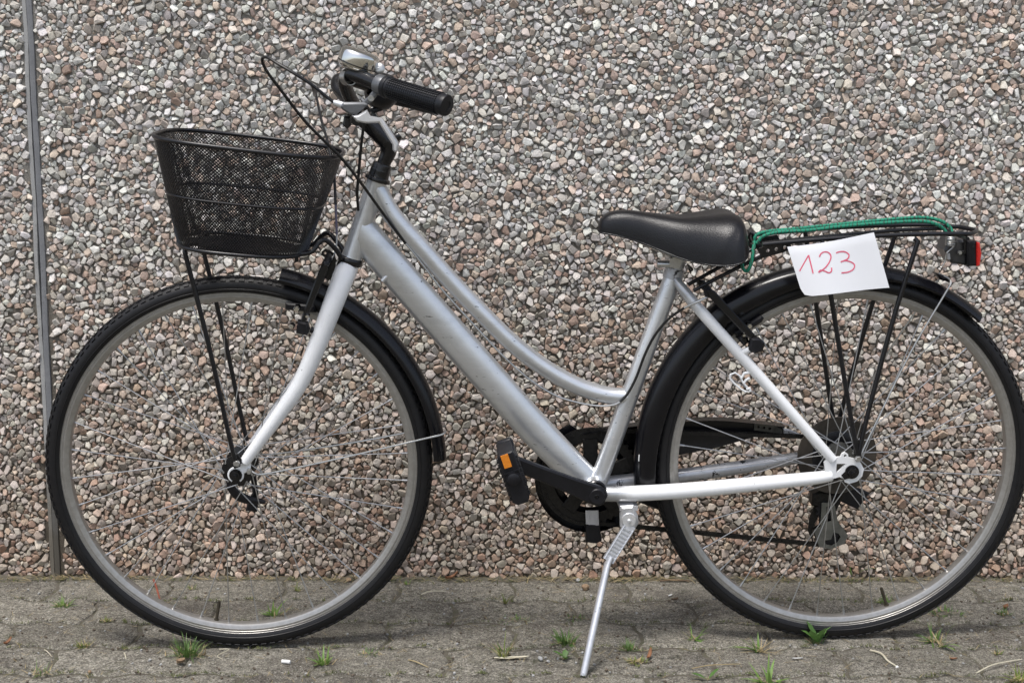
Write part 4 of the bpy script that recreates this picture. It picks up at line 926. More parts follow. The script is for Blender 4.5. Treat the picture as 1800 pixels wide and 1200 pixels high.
# ---- hook-shaped guards at the front hub (far side)
b = B(); b.tube(spl([(-0.5639, 0.3135, -0.01), (-0.5598, 0.2957, -0.012), (-0.5486, 0.2807, -0.015), (-0.5334, 0.2713, -0.02), (-0.5174, 0.2684, -0.022), (-0.5024, 0.2654, -0.024)], 6), [(.0065, .004), (.0085, .005), (.0095, .005), (.0085, .005), (.006, .004), (.003, .003)], 12, flat=(0, 0, 1))
b.prism([(-0.5307, 0.3101, -0.04), (-0.5204, 0.31, -0.04), (-0.5175, 0.2754, -0.04), (-0.5207, 0.2417, -0.04), (-0.5413, 0.2441, -0.04), (-0.5364, 0.2647, -0.04), (-0.5277, 0.2776, -0.04)], -.046, -.036, .003)
b.build('hub_guard', M['plastic'], bike)

# ---- rear rack
rk = B()
def sym(pts, r, k=5):
    s_ = spl(pts, k); rk.tube(s_, r, 10); rk.tube(mirror(s_), r, 10)
sym([(0.3678, 0.7452, 0.058), (0.4069, 0.7491, 0.058), (0.5042, 0.757, 0.06), (0.622, 0.7626, 0.06), (0.7016, 0.7632, 0.058), (0.7283, 0.762, 0.05), (0.7455, 0.7622, 0.03), (0.7585, 0.7611, 0)], .0040)
rk.tube(spl([(0.3756, 0.742, 0.022), (0.4549, 0.7508, 0.022), (0.594, 0.7634, 0.022), (0.6752, 0.7667, 0.018), (0.7015, 0.7643, 0), (0.6875, 0.7619, -0.018), (0.6076, 0.7574, -0.022), (0.466, 0.7446, -0.022), (0.3853, 0.7356, -0.022)], 5), .0034, 10)
for q in ((0.4407, 0.74), (0.5612, 0.7463), (0.7224, 0.7549)):
    rk.tube([(q[0], q[1], -.060), (q[0], q[1], .060)], .0034, 10)
rack = rk.build('rear_rack', M['wire'], bike)
def leg(pts): 
    b = B(); s_ = spl(pts, 4); b.tube(s_, [(.0042, .0042)]*3, 10); b.build('rack_leg', M['wire'], rack)
for sg in (1, -1):
    for pts_ in ([(0.551, 0.374, 0.074), (0.5522, 0.3885, 0.074), (0.5671, 0.4658, 0.07), (0.6041, 0.6315, 0.064), (0.6338, 0.7431, 0.061), (0.6346, 0.7508, 0.06), (0.63, 0.7555, 0.058)], [(0.549, 0.374, 0.074), (0.5425, 0.4, 0.074), (0.5264, 0.4763, 0.07), (0.4976, 0.617, 0.064), (0.4736, 0.7356, 0.061), (0.4691, 0.7512, 0.06)]):
        leg(pts_ if sg > 0 else mirror(pts_))
b = B(); b.prism([(0.5393, 0.4032, 0.074), (0.5554, 0.403, 0.074), (0.555, 0.3739, 0.074), (0.5514, 0.3656, 0.074), (0.543, 0.372, 0.074)], .0715, .0755, .001); b.build('rack_foot', M['black'], rack); b = B(); b.prism(mirror([(0.5393, 0.4032, 0.074), (0.5554, 0.403, 0.074), (0.555, 0.3739, 0.074), (0.5514, 0.3656, 0.074), (0.543, 0.372, 0.074)]), -.0755, -.0715, .001)
b.build('rack_foot', M['black'], rack)
b = B(); p = Vector((0.5486, 0.3685, 0.0765)); b.lathe([(0, .005), (.0045, .005), (.0062, .0025), (.0062, -.002)], p, (0, 0, 1), 6); b.build('stay_bolt', M['steel'], bike)
b = B()
for sg in (1, -1):
    pts_ = spl([(0.2567, 0.6607, 0.03), (0.2983, 0.6839, 0.032), (0.3443, 0.7084, 0.036), (0.3677, 0.7208, 0.04), (0.3814, 0.7274, 0.044)], 5); pts_ = pts_ if sg > 0 else mirror(pts_); b.tube(pts_, .0034, 10)
b.build('rack_strut', M['wire'], rack)
b = B()
hl = [[tuple(Vector((x_, y_, .05))+Vector((.0032*cos(k*pi/4), .0032*sin(k*pi/4), 0))) for k in range(8)] for x_, y_ in ((0.3799, 0.7332), (0.3945, 0.7361), (0.4092, 0.7391))]
b.prism([(0.36, 0.7372, 0.05), (0.4166, 0.7489, 0.05), (0.4231, 0.7361, 0.05), (0.3998, 0.7282, 0.05), (0.3706, 0.7204, 0.05)], .046, .049, 0, hl); b.build('rack_plate', M['black'], rack, True, 30)
b = B(); b.prism(mirror([(0.36, 0.7372, 0.05), (0.4166, 0.7489, 0.05), (0.4231, 0.7361, 0.05), (0.3706, 0.7204, 0.05)]), -.049, -.046, .0005); b.build('rack_plate', M['black'], rack, True, 30)
b = B(); b.prism([(0.3555, 0.7609, 0), (0.3645, 0.7619, 0), (0.3693, 0.7428, 0), (0.3805, 0.7368, 0), (0.3769, 0.7288, 0), (0.3625, 0.7368, 0)], -.02, .02, .003); b.build('rack_clip', M['plastic'], rack)

# ---- rear lamp
b = B(); b.prism([(0.7039, 0.748, 0.02), (0.7351, 0.7469, 0.02), (0.7394, 0.7017, 0.02), (0.7108, 0.7068, 0.02), (0.6971, 0.729, 0.02)], -.028, .022, .004)
lamp = b.build('rear_lamp', paint('smoked_lamp_body', (0.030, 0.030, 0.032), (0.045, 0.045, 0.047), 0, 0.3, 0.2, 60, 0.02), bike, True, 35)
b = B(); b.prism([(0.7315, 0.7473, 0.03), (0.7477, 0.7463, 0.03), (0.7518, 0.7033, 0.03), (0.7358, 0.7023, 0.03)], -.042, .034, .003); b.build('lamp_housing', M['plastic'], lamp, True, 35)
b = B(); b.prism([(0.7482, 0.7463, 0.03), (0.7549, 0.7433, 0.03), (0.7593, 0.7253, 0.03), (0.7579, 0.7032, 0.03), (0.7519, 0.7023, 0.03)], -.041, .033, .002); b.build('lamp_lens', M['red'], lamp, True, 35)
b = B(); b.prism([(0.7011, 0.7244, 0.03), (0.7061, 0.7244, 0.03), (0.7079, 0.7134, 0.03), (0.7028, 0.7134, 0.03)], .0225, .0232, 0); b.build('lamp_label', M['label'], lamp)
b = B(); b.prism([(0.7265, 0.7586, 0.025), (0.7325, 0.7586, 0.025), (0.735, 0.7236, 0.025), (0.7201, 0.7216, 0.025), (0.7186, 0.7286, 0.025), (0.7286, 0.7296, 0.025)], .024, .028, .001); b.build('lamp_bracket', M['black'], lamp)
b = B(); p = Vector((0.7214, 0.7262, 0.029)); b.lathe([(0, .004), (.003, .004), (.0042, .002), (.0042, -.002)], p, (0, 0, 1), 6); b.build('lamp_bolt', M['steel'], lamp)

# ---- drivetrain
bbp = Vector((BBu, BBv, 0))
b = B(); b.lathe([(.0135, .034), (.0205, .034), (.0205, .040), (.0185, .042), (.0145, .042), (.0125, .046)], bbp, (0, 0, 1), 32); b.build('bottom_bracket_cup', M['black'], bike)
ce = Vector((-0.0614, 0.3718, 0.14)); cdir = (ce-Vector((BBu, BBv, 0))); cdir.z = 0; cl_ = cdir.length; cdir.normalize(); cn = Vector((-cdir.y, cdir.x, 0))
def crank(sg):
    b = B(); d = cdir*sg; nn = cn
    def P(t, h, z): q = bbp+d*t+nn*h; return (q.x, q.y, z*sg)
    secs = [(-.017, .010), (-.010, .0165), (.0, .0180), (.012, .0178), (.05, .0150), (.11, .0132), (cl_-.008, .0128), (cl_+.006, .0112), (cl_+.013, .006)]
    vs = []; fs = []
    for t, h in secs:
        z0 = .052+.028*max(0, min(1, t/cl_)); z1 = z0+.014
        for hh, zz in ((-h, z0+.003), (-h, z1-.003), (-h+.003, z1), (h-.003, z1), (h, z1-.003), (h, z0+.003), (h-.003, z0), (-h+.003, z0)): vs.append(P(t, hh, zz))
    for i in range(len(secs)-1):
        for k in range(8): k2 = (k+1) % 8; fs.append((i*8+k, i*8+k2, (i+1)*8+k2, (i+1)*8+k))
    fs.append(tuple(range(8))); fs.append(tuple((len(secs)-1)*8+k for k in range(8))); b.add(vs, fs)
    b.lathe([(.0040, .0685), (.0125, .0690), (.0148, .0670), (.0150, .0500), (0.009, .0420)], bbp, (0, 0, sg), 32)
    cr = b.build('crank', M['plastic'], bike, True, 35)
    b = B(); b.lathe([(0, .0660), (.0030, .0662), (.0042, .0692), (.0048, .0688)], bbp, (0, 0, sg), 6); b.build('crank_bolt', M['black'], cr)
    return cr
crank(1); crank(-1)
def pedal(sg):
    q = bbp+cdir*sg*cl_; root = B(); ax = Vector((.318, -.948, 0)); ay = Vector((.948, .318, 0))    # long axis of the platform
    z0, z1 = (.098, .182)
    def pt(a, h, z): p = q+ax*a+ay*h; return (p.x, p.y, z*sg)
    def blk(bb, a0, a1, h0, h1, za, zb, ch=.002):
        c = q+ax*(a0+a1)/2+ay*(h0+h1)/2+Vector((0, 0, sg*(za+zb)/2)); bb.box(c, ax*(a1-a0)/2, ay*(h1-h0)/2, Vector((0, 0, (zb-za)/2)))
    # body: outer end block, inner block, long side bars, axle barrel
    poly = [(-.046, -.010), (-.040, -.0150), (.040, -.0150), (.047, -.008), (.047, .010), (.040, .0150), (-.040, .0150), (-.046, .012)]
    P2 = [((q+ax*a+ay*h).x, (q+ax*a+ay*h).y) for a, h in poly]
    root.prism(P2, sg*.166, sg*.184, .002); root.prism(P2, sg*.094, sg*.108, .002)
    for a0 in (-.044, .034):
        blk(root, a0, a0+.010, -.0125, .0125, .107, .167)
    root.tube([pt(0, 0, .080), pt(0, 0, .120), pt(0, 0, .188)], [.006, .0125, .0125], 18)
    for h in (-.013, .013):
        blk(root, -.036, .036, h-.0022, h+.0022, .107, .167)
    for k in range(9):
        for h in (-.0165, .0165): blk(root, -.036+k*.0085, -.032+k*.0085, h-.0014, h+.0014, .168, .182)
    pd = root.build('pedal', M['plastic'], bike, True, 35)
    b = B(); blk(b, -.0445, -.022, -.0085, .0045, .1835, .1872); b.build('reflector', M['amber'], pd)
    b = B(); b.lathe([(0, .192), (.007, .1918), (.0105, .190), (.0112, .183)], (q.x, q.y, 0), (0, 0, sg), 22); b.build('dust_cap', M['plastic'], pd)
    b = B(); blk(b, -.014, -.0115, -.012, .013, .184, .187); b.build('rib', M['grip'], pd)
    if sg < 0:
        b = B(); blk(b, -.047, -.0445, -.010, .010, .112, .162); blk(b, .0445, .047, -.010, .010, .112, .162); b.build('reflector', M['amber'], pd)
    return pd
pedal(1); pedal(-1)
# chainring with five arms
cr_w = -.046; b = B(); n = 44; ring = []
for i in range(n*4):
    a = 2*pi*i/(n*4); r = .0905 if i % 4 in (0, 1) else .0862; ring.append((BBu+r*cos(a), BBv+r*sin(a)))
hole_ = [(BBu+.070*cos(2*pi*k/48), BBv+.070*sin(2*pi*k/48)) for k in range(48)]
b.prism(ring, cr_w-.0015, cr_w+.0015, 0, [hole_])
for k in range(5):
    a = radians(20+72*k); d = Vector((cos(a), sin(a), 0)); nn = Vector((-sin(a), cos(a), 0)); c0 = bbp+Vector((0, 0, 0))
    b.prism([tuple(c0+d*.018+nn*.016), tuple(c0+d*.05+nn*.013), tuple(c0+d*.074+nn*.014), tuple(c0+d*.074-nn*.014), tuple(c0+d*.05-nn*.013), tuple(c0+d*.018-nn*.016)], cr_w-.003, cr_w+.005, .001)
b.lathe([(.012, -.034), (.026, -.040), (.026, -.052), (.012, -.052)], bbp, (0, 0, 1), 30)
b.build('chainring', M['chain'], bike, True, 30)
# chain guard: disc rim round the chainring that runs back above the chain
cg_w = -.062
arcp = [(BBu+.1035*cos(radians(t)), BBv+.1035*sin(radians(t))) for t in range(112, 322, 6)]
horn = [(0.2511, 0.3357, -0.062), (0.3268, 0.3503, -0.062), (0.3929, 0.3695, -0.062), (0.4478, 0.3745, -0.062), (0.4502, 0.3908, -0.062), (0.3917, 0.3989, -0.062), (0.325, 0.4048, -0.062), (0.2566, 0.4031, -0.062), (0.1779, 0.3961, -0.062), (0.1287, 0.39, -0.062), (0.0764, 0.3796, -0.062)]
hole2 = [(BBu+.056*cos(2*pi*k/40), BBv+.064*sin(2*pi*k/40)) for k in range(40)]
b = B(); b.prism(arcp+[(p[0], p[1]) for p in horn], cg_w-.003, cg_w, 0, [hole2])
cgd = b
top = [(0.0753, 0.383, -0.05), (0.1273, 0.3934, -0.05), (0.1763, 0.3995, -0.05), (0.2546, 0.4064, -0.05), (0.3227, 0.4081, -0.05), (0.3891, 0.4022, -0.05), (0.4452, 0.3953, -0.05)]
vs = []; 
for p in spl(top, 4): vs += [(p[0], p[1], cg_w-.002), (p[0], p[1]+.001, -.034)]
cgd.add(vs, [(2*i, 2*i+2, 2*i+3, 2*i+1) for i in range(len(vs)//2-1)])
vs = []
for (u_, v_) in arcp[9:]: vs += [(u_, v_, cg_w-.002), (u_, v_, -.036)]
cgd.add(vs, [(2*i, 2*i+2, 2*i+3, 2*i+1) for i in range(len(vs)//2-1)])
cg = cgd.build('chain_guard', M['fender'], bike, True, 35)
b = B(); hls = [[tuple(Vector((x_, y_, -.055))+Vector((.0028*cos(k*pi/4), .0028*sin(k*pi/4), 0))) for k in range(8)] for x_, y_ in ((0.4001, 0.3899), (0.4107, 0.3887), (0.4214, 0.3865))]
b.prism([(0.3925, 0.3965, -0.055), (0.4295, 0.3929, -0.055), (0.4447, 0.3841, -0.055), (0.445, 0.3765, -0.055), (0.428, 0.3788, -0.055), (0.3919, 0.3835, -0.055)], -.0605, -.0590, 0, hls); b.build('guard_bracket', M['dirty_steel'], cg)
b = B(); b.prism([(0.4457, 0.3871, -0.06), (0.4585, 0.3848, -0.06), (0.478, 0.3759, -0.06), (0.4762, 0.3694, -0.06), (0.4484, 0.374, -0.06)], -.064, -.056, .002); b.build('guard_bracket', M['old_silver'], cg)
b = B(); b.prism([(0.0797, 0.2412, -0.03), (0.1038, 0.241, -0.03), (0.1053, 0.2124, -0.03), (0.0811, 0.2148, -0.03)], -.032, -.030, .0005); b.prism([(0.0839, 0.2412, -0.03), (0.0871, 0.2411, -0.03), (0.0885, 0.2137, -0.03), (0.0853, 0.2148, -0.03)], -.030, -.0285, .0003); b.prism([(0.0975, 0.241, -0.03), (0.1007, 0.241, -0.03), (0.1022, 0.2124, -0.03), (0.099, 0.2135, -0.03)], -.030, -.0285, .0003)
b.build('guard_strap', M['kick'], cg)
b = B(); b.prism([(0.0811, 0.2148, -0.03), (0.1064, 0.2124, -0.03), (0.1111, 0.1825, -0.03), (0.1007, 0.1771, -0.03), (0.0816, 0.1806, -0.03)], -.066, -.029, .002); b.build('guard_clip', M['plastic'], cg)
# chain
b = B()
def run(p0, p1):
    p0, p1 = Vector(p0), Vector(p1); L = (p1-p0).length; n = max(1, round(L/.0127)); d = (p1-p0)/n; e = d.normalized(); nn = Vector((-e.y, e.x, 0))
    for i in range(n):
        c = p0+d*(i+.5); zz = .0032 if i % 2 else .0022
        for s_ in (1, -1): b.box(c+Vector((0, 0, zz*s_)), e*(d.length*.60), nn*.0036, Vector((0, 0, .0006)))
        b.tube([p0+d*i+Vector((0, 0, -.0042)), p0+d*i+Vector((0, 0, .0042))], .0034, 8)
run((BBu+.02, BBv-.0895, -.046), (0.5275, 0.1642, -0.046)); run((BBu-.005, BBv+.0905, -.046), (0.5265, 0.373, -0.046))
aa0 = [radians(t) for t in range(95, 290, 5)]
for i in range(len(aa0)-1): run((BBu+.0905*cos(aa0[i]), BBv+.0905*sin(aa0[i]), -.046), (BBu+.0905*cos(aa0[i]+radians(8.0)), BBv+.0905*sin(aa0[i]+radians(8.0)), -.046)) if i % 2 == 0 else None
run((0.5181, 0.1789, -0.046), (0.5267, 0.2223, -0.046)); run((0.5395, 0.2222, -0.046), (0.5637, 0.2719, -0.046))
b.build('chain', M['chain'], bike)
# sprockets and spoke disc
b = B()
for k, (r, z) in enumerate(((.055, -.036), (.049, -.0405), (.043, -.045), (.037, -.0495), (.031, -.054), (.026, -.0585))):
    n = int(r*2*pi/.0127)*4; b.prism([(RH[0]+(r if i % 4 in (0, 1) else r-.004)*cos(2*pi*i/n), RH[1]+(r if i % 4 in (0, 1) else r-.004)*sin(2*pi*i/n)) for i in range(n)], z-.001, z+.001)
b.build('sprockets', M['dirty_steel'], bike, True, 30)
b = B(); prof = [(.024, -.0285), (.050, -.0295), (.066, -.0305), (.0725, -.0300), (.0735, -.0315), (.066, -.0320), (.05, -.0310), (.024, -.0300)]
b.lathe(prof, (RH[0], RH[1], 0), (0, 0, 1), 64, closed_prof=True); sdisc = b.build('spoke_disc', M['disc'], bike)
b = B(); b.lathe([(.023, -.0283), (.024, -.0276), (.046, -.0286), (.047, -.0294)], (RH[0], RH[1], 0), (0, 0, 1), 48); b.build('disc_middle', M['plastic'], sdisc)
b = B(); b.lathe([(.0, -.0255), (.016, -.0258), (.024, -.0272), (.0245, -.029)], (RH[0], RH[1], 0), (0, 0, 1), 40); b.build('disc_cap', M['grey_alloy'], sdisc)
# rear derailleur
b = B()
cage = [(0.52, 0.2488, -0.05), (0.5435, 0.2486, -0.05), (0.5518, 0.2129, -0.05), (0.5726, 0.1847, -0.05), (0.567, 0.169, -0.05), (0.5417, 0.158, -0.05), (0.5189, 0.1628, -0.05), (0.5076, 0.1955, -0.05), (0.5201, 0.202, -0.05)]
jh = [(0.5316, 0.1672, -0.05), (0.529, 0.1751, -0.05), (0.5407, 0.1772, -0.05), (0.5454, 0.1917, -0.05), (0.5552, 0.1882, -0.05), (0.5588, 0.1815, -0.05), (0.5539, 0.1714, -0.05), (0.5435, 0.1648, -0.05)]
sl = [(0.5289, 0.241, -0.05), (0.5352, 0.2431, -0.05), (0.54, 0.213, -0.05), (0.5326, 0.2109, -0.05)]
b.prism(cage, -.0415, -.039, 0, [jh, sl]); der = b.build('rear_derailleur', M['cage'], bike, True, 30)
b = B(); b.prism([(0.5036, 0.2634, -0.06), (0.5193, 0.27, -0.06), (0.5497, 0.263, -0.06), (0.5498, 0.2407, -0.06), (0.5233, 0.2321, -0.06), (0.5036, 0.2412, -0.06)], -.072, -.044, .004); b.build('derailleur_body', M['chain'], der)
for (x_, y_) in ((0.5305, 0.2323), (0.5383, 0.1831)):
    p = Vector((x_, y_, -.046)); b = B(); n = 44
    b.prism([(p.x+(.0195 if i % 4 in (0, 1) else .0165)*cos(2*pi*i/n), p.y+(.0195 if i % 4 in (0, 1) else .0165)*sin(2*pi*i/n)) for i in range(n)], -.0485, -.0435, 0); b.build('jockey_wheel', M['plastic'], der, True, 30)
b = B(); b.prism([(q_[0], q_[1]) for q_ in cage], -.054, -.0515, 0); b.prism([(0.5076, 0.1955, -0.05), (0.5192, 0.221, -0.05), (0.52, 0.2488, -0.05), (0.5116, 0.2445, -0.05), (0.5022, 0.2179, -0.05), (0.4992, 0.1911, -0.05), (0.5112, 0.1651, -0.05)], -.054, -.051, 0); b.build('cage_plate', M['chain'], der)
b = B(); b.prism([(0.5499, 0.2686, -0.07), (0.5974, 0.266, -0.07), (0.6184, 0.2568, -0.07), (0.5975, 0.2245, -0.07), (0.5776, 0.2337, -0.07), (0.5532, 0.2463, -0.07)], -.078, -.068, .003); b.build('derailleur_guard', M['plastic'], der)

# ---- kickstand
b = B(); b.prism([(0.1344, 0.2759, 0.045), (0.1578, 0.2778, 0.045), (0.1664, 0.2575, 0.045), (0.1677, 0.2436, 0.045), (0.1618, 0.233, 0.045), (0.1496, 0.2299, 0.045), (0.1352, 0.2365, 0.045)], .030, .052, .004)
b.box(Vector((0.1497, 0.2716, 0.02)), (.016, 0, 0), (0, .004, 0), (0, 0, .03))
ks = b.build('kickstand', M['kick'], bike, True, 40)
b = B(); p = Vector((0.1503, 0.2498, 0.053)); b.lathe([(0, .0035), (.0028, .003), (.004, .0015), (.004, -.002)], p, (0, 0, 1), 18)
b.lathe([(0, -.0005), (.012, -.0005), (.0135, -.003), (.0135, -.01)], Vector((0.1501, 0.2514, 0.0545)), (0, 0, 1), 26); b.build('pivot_bolt', M['alloy'], ks)
foot = Vector((.0612, .0085, .1685))
k0, k1, k2 = Vector((0.1529, 0.2413, 0.05)), Vector((0.1315, 0.2112, 0.055)), Vector((0.1128, 0.1794, 0.064))
path = [k2+(k0-k2)*.10]+[k2+(foot-k2)*t for t in (.04, .1, .35, .65, .97, 1.0)]
b = B(); b.tube(path, [(.0100, .0055), (.0098, .0060), (.0090, .0062), (.0080, .0065), (.0074, .0065), (.0068, .0062), (.0056, .0052)], 18)
b.build('stand_leg', M['kick'], ks, True, 50)
e = (k2-k0).normalized(); nn = Vector((0, 0, 1)).cross(e).normalized()
zn = e.cross(nn).normalized(); zn = zn if zn.z > 0 else -zn
b = B(); b.box((k0+k2)/2, (k2-k0)*.5, nn*.0106, zn*.0030); b.build('stand_plate', M['kick'], ks, False)
for sgn in (1, -1):
    b = B(); b.tube([k0+e*.006+nn*.0092*sgn+zn*.0030, k2+nn*.0088*sgn+zn*.0030], .0019, 8); b.build('stand_edge', M['kick'], ks)
for k in range(9):
    b = B(); c = k0.lerp(k2, .14+.095*k)+zn*.0032; b.box(c, e*.0015, nn*.0078, zn*.0016); b.build('stand_rib', M['kick'], ks, False)

# ================================================================== LOOSE THINGS ON THE BICYCLE
def world_thing(name, mb, mat, smooth=True, angle=38):
    o = mb.build(name, mat, None, smooth, angle); o.matrix_world = BM; return o
# bungee cord along the rack
bc_ = B()
c1 = spl([(0.362, 0.7457, 0.02), (0.3655, 0.7566, 0.02), (0.3856, 0.7623, 0.018), (0.4361, 0.7666, 0.014), (0.4968, 0.7719, 0.01), (0.5777, 0.7793, 0.006), (0.6384, 0.7839, 0.004), (0.6686, 0.7839, 0.004), (0.6935, 0.7781, 0.006), (0.708, 0.7676, 0.01), (0.7119, 0.7544, 0.016)], 8)
c2 = spl([(0.364, 0.7432, 0.03), (0.3754, 0.756, 0.03), (0.4028, 0.7629, 0.03), (0.4522, 0.7658, 0.03), (0.5114, 0.7726, 0.03), (0.5807, 0.7784, 0.03), (0.6459, 0.781, 0.028), (0.6745, 0.7765, 0.024), (0.6925, 0.767, 0.02), (0.7003, 0.756, 0.02)], 8)
c3 = spl([(0.362, 0.7457, 0.02), (0.3564, 0.7328, 0.04), (0.3529, 0.7139, 0.046), (0.3481, 0.7013, 0.048), (0.3427, 0.6981, 0.046), (0.3383, 0.7054, 0.042), (0.3389, 0.7203, 0.036)], 8)
for c_ in (c1, c2, c3): bc_.tube(c_, .0031, 12)
cordo = world_thing('bungee_cord', bc_, M['cord'])
tag(cordo, 'green elastic luggage cord stretched along the top of the rear rack', 'bungee cord')
b = B(); hx = []
q = Vector((0.7056, 0.7465, 0.024))
for k in range(0, 61): a = 2*pi*k/10; hx.append(q+Vector((.0085*cos(a), -.008+.0027*k/10, .0085*sin(a))))
b.tube(hx, .0011, 6); b.tube(spl([hx[0], q+Vector((-.006, -.02, .004)), (0.7001, 0.7245, 0.024), (0.6972, 0.7075, 0.024), (0.6907, 0.6995, 0.024), (0.6872, 0.7075, 0.024)], 6), .0013, 8)
b.build('hook', M['steel'], cordo)
b = B(); b.tube(spl([(0.3578, 0.7426, 0.012), (0.3528, 0.753, 0.015), (0.3569, 0.7603, 0.018), (0.3627, 0.7537, 0.02), (0.3622, 0.7417, 0.02)], 6), .0019, 8); b.build('hook', M['wire'], cordo)
# numbered sheet
def sheet_pt(s_, t_):
    tlc, trc, brc, blc = (Vector((0.4064, 0.7442, 0.078)), Vector((0.5544, 0.7682, 0.078)), Vector((0.584, 0.6744, 0.086)), Vector((0.4347, 0.6602, 0.086)))
    p = tlc.lerp(trc, s_).lerp(blc.lerp(brc, s_), t_)
    p.z += .0035*sin(s_*5.2+.5)*(.3+t_)-.010*max(0, .12-t_)-.003*(1-t_)*s_+.004*max(0, s_-.72)*(1-t_)
    if t_ < .5: p.y += .0035*sin(pi*s_)*(1-2*t_)*-.9
    return p
b = B(); ns, nt_ = 28, 18
def corner(s_, t_):     # soften the near bottom corner
    if s_ < .1 and t_ > .85:
        dx = (.1-s_)/.1; dy = (t_-.85)/.15; k = max(0, dx+dy-1.0); s_ += .025*k; t_ -= .035*k
    return sheet_pt(s_, t_)
vs = [corner(i/ns, j/nt_) for j in range(nt_+1) for i in range(ns+1)]
nV = len(vs); vs2 = vs+[p+Vector((0, 0, -.0004)) for p in vs]; fs = []
for j in range(nt_):
    for i in range(ns):
        a = j*(ns+1)+i; fs.append((a, a+1, a+ns+2, a+ns+1)); fs.append((nV+a, nV+a+ns+1, nV+a+ns+2, nV+a+1))
ed = [i for i in range(ns+1)]+[(j+1)*(ns+1)-1 for j in range(1, nt_+1)]+[nt_*(ns+1)+i for i in range(ns-1, -1, -1)]+[j*(ns+1) for j in range(nt_-1, 0, -1)]
for k in range(len(ed)): a, c = ed[k], ed[(k+1) % len(ed)]; fs.append((a, c, nV+c, nV+a))
b.add(vs2, fs)
paper = world_thing('paper_sheet', b, M['paper'], True, 60)
tag(paper, 'white paper sheet with red handwritten 123 hanging on the rear rack', 'paper sheet')
STROKES = [[[(0.050, 0.494), (0.206, 0.204)], [(0.206, 0.204), (0.190, 0.570)]],
           [[(0.319, 0.266), (0.349, 0.207), (0.392, 0.184), (0.434, 0.206), (0.451, 0.275), (0.425, 0.367), (0.361, 0.474), (0.290, 0.542), (0.253, 0.562)], [(0.253, 0.562), (0.285, 0.529), (0.332, 0.561), (0.365, 0.597), (0.401, 0.576), (0.416, 0.509)]],
           [[(0.520, 0.238), (0.567, 0.228), (0.623, 0.247), (0.656, 0.314), (0.631, 0.383), (0.580, 0.414), (0.539, 0.426)], [(0.539, 0.426), (0.599, 0.418), (0.662, 0.469), (0.683, 0.533), (0.652, 0.601), (0.587, 0.636), (0.509, 0.633)]]]
wv_ = B()
for st_ in STROKES:
    for piece in st_:
        P_ = [sheet_pt(s_, t_)+Vector((0, 0, .0005)) for s_, t_ in ([(q.x, q.y) for q in spl([(a_, b_, 0) for a_, b_ in piece], 6)] if len(piece) > 2 else piece)]
        L_, R_ = [], []
        for i, p in enumerate(P_):
            d = (P_[min(i+1, len(P_)-1)]-P_[max(i-1, 0)]); d.z = 0; d.normalize(); nn = Vector((-d.y, d.x, 0))*.00115; L_.append(p+nn); R_.append(p-nn)
        m_ = len(P_); wv_.add(L_+R_, [(i, i+1, m_+i+1, m_+i) for i in range(m_-1)])
wr = wv_.build('handwriting', M['marker'], paper, False)

# ================================================================== WEEDS AND LITTER
def blade(b, x, y, h, wdt, lean, az, curl=.6, seg=5, z0=0.0):
    d = Vector((cos(az), sin(az), 0)); sd_ = Vector((-sin(az), cos(az), 0)); o = len(b.v)
    for i in range(seg+1):
        t = i/seg; ang = lean+curl*t; 
        if i == 0: p = Vector((x, y, z0))
        else: p = p+(d*sin(lean+curl*(t-.5/seg))+Vector((0, 0, 1))*cos(lean+curl*(t-.5/seg)))*h/seg
        ww = wdt*(1-t**1.6)*.5+.00015; fold = Vector((0, 0, 1))*ww*.35
        b.v += [tuple(p-sd_*ww+fold), tuple(p), tuple(p+sd_*ww+fold)]
    for i in range(seg):
        for k in range(2): a = o+i*3+k; b.f.append((a, a+1, a+4, a+3))
def leaf_blade(b, x, y, h, wdt, lean, az, curl=.5, seg=7, z0=0.0, teeth=0.0):
    d = Vector((cos(az), sin(az), 0)); sd_ = Vector((-sin(az), cos(az), 0)); o = len(b.v)
    for i in range(seg+1):
        t = i/seg; an = lean+curl*t
        if i == 0: p = Vector((x, y, z0))
        else: p = p+(d*sin(an)+Vector((0, 0, 1))*cos(an))*h/seg
        prof = .12+.88*sin(pi*min(1, max(0, (t-.12)/.88))**.8) if t > .12 else .12
        ww = wdt*.5*prof*(1+(teeth*(1 if i % 2 else -1)))
        if i == seg: ww = .0002
        b.v += [tuple(p-sd_*ww+Vector((0, 0, ww*.25))), tuple(p), tuple(p+sd_*ww+Vector((0, 0, ww*.25)))]
    for i in range(seg):
        for k in range(2): a = o+i*3+k; b.f.append((a, a+1, a+4, a+3))
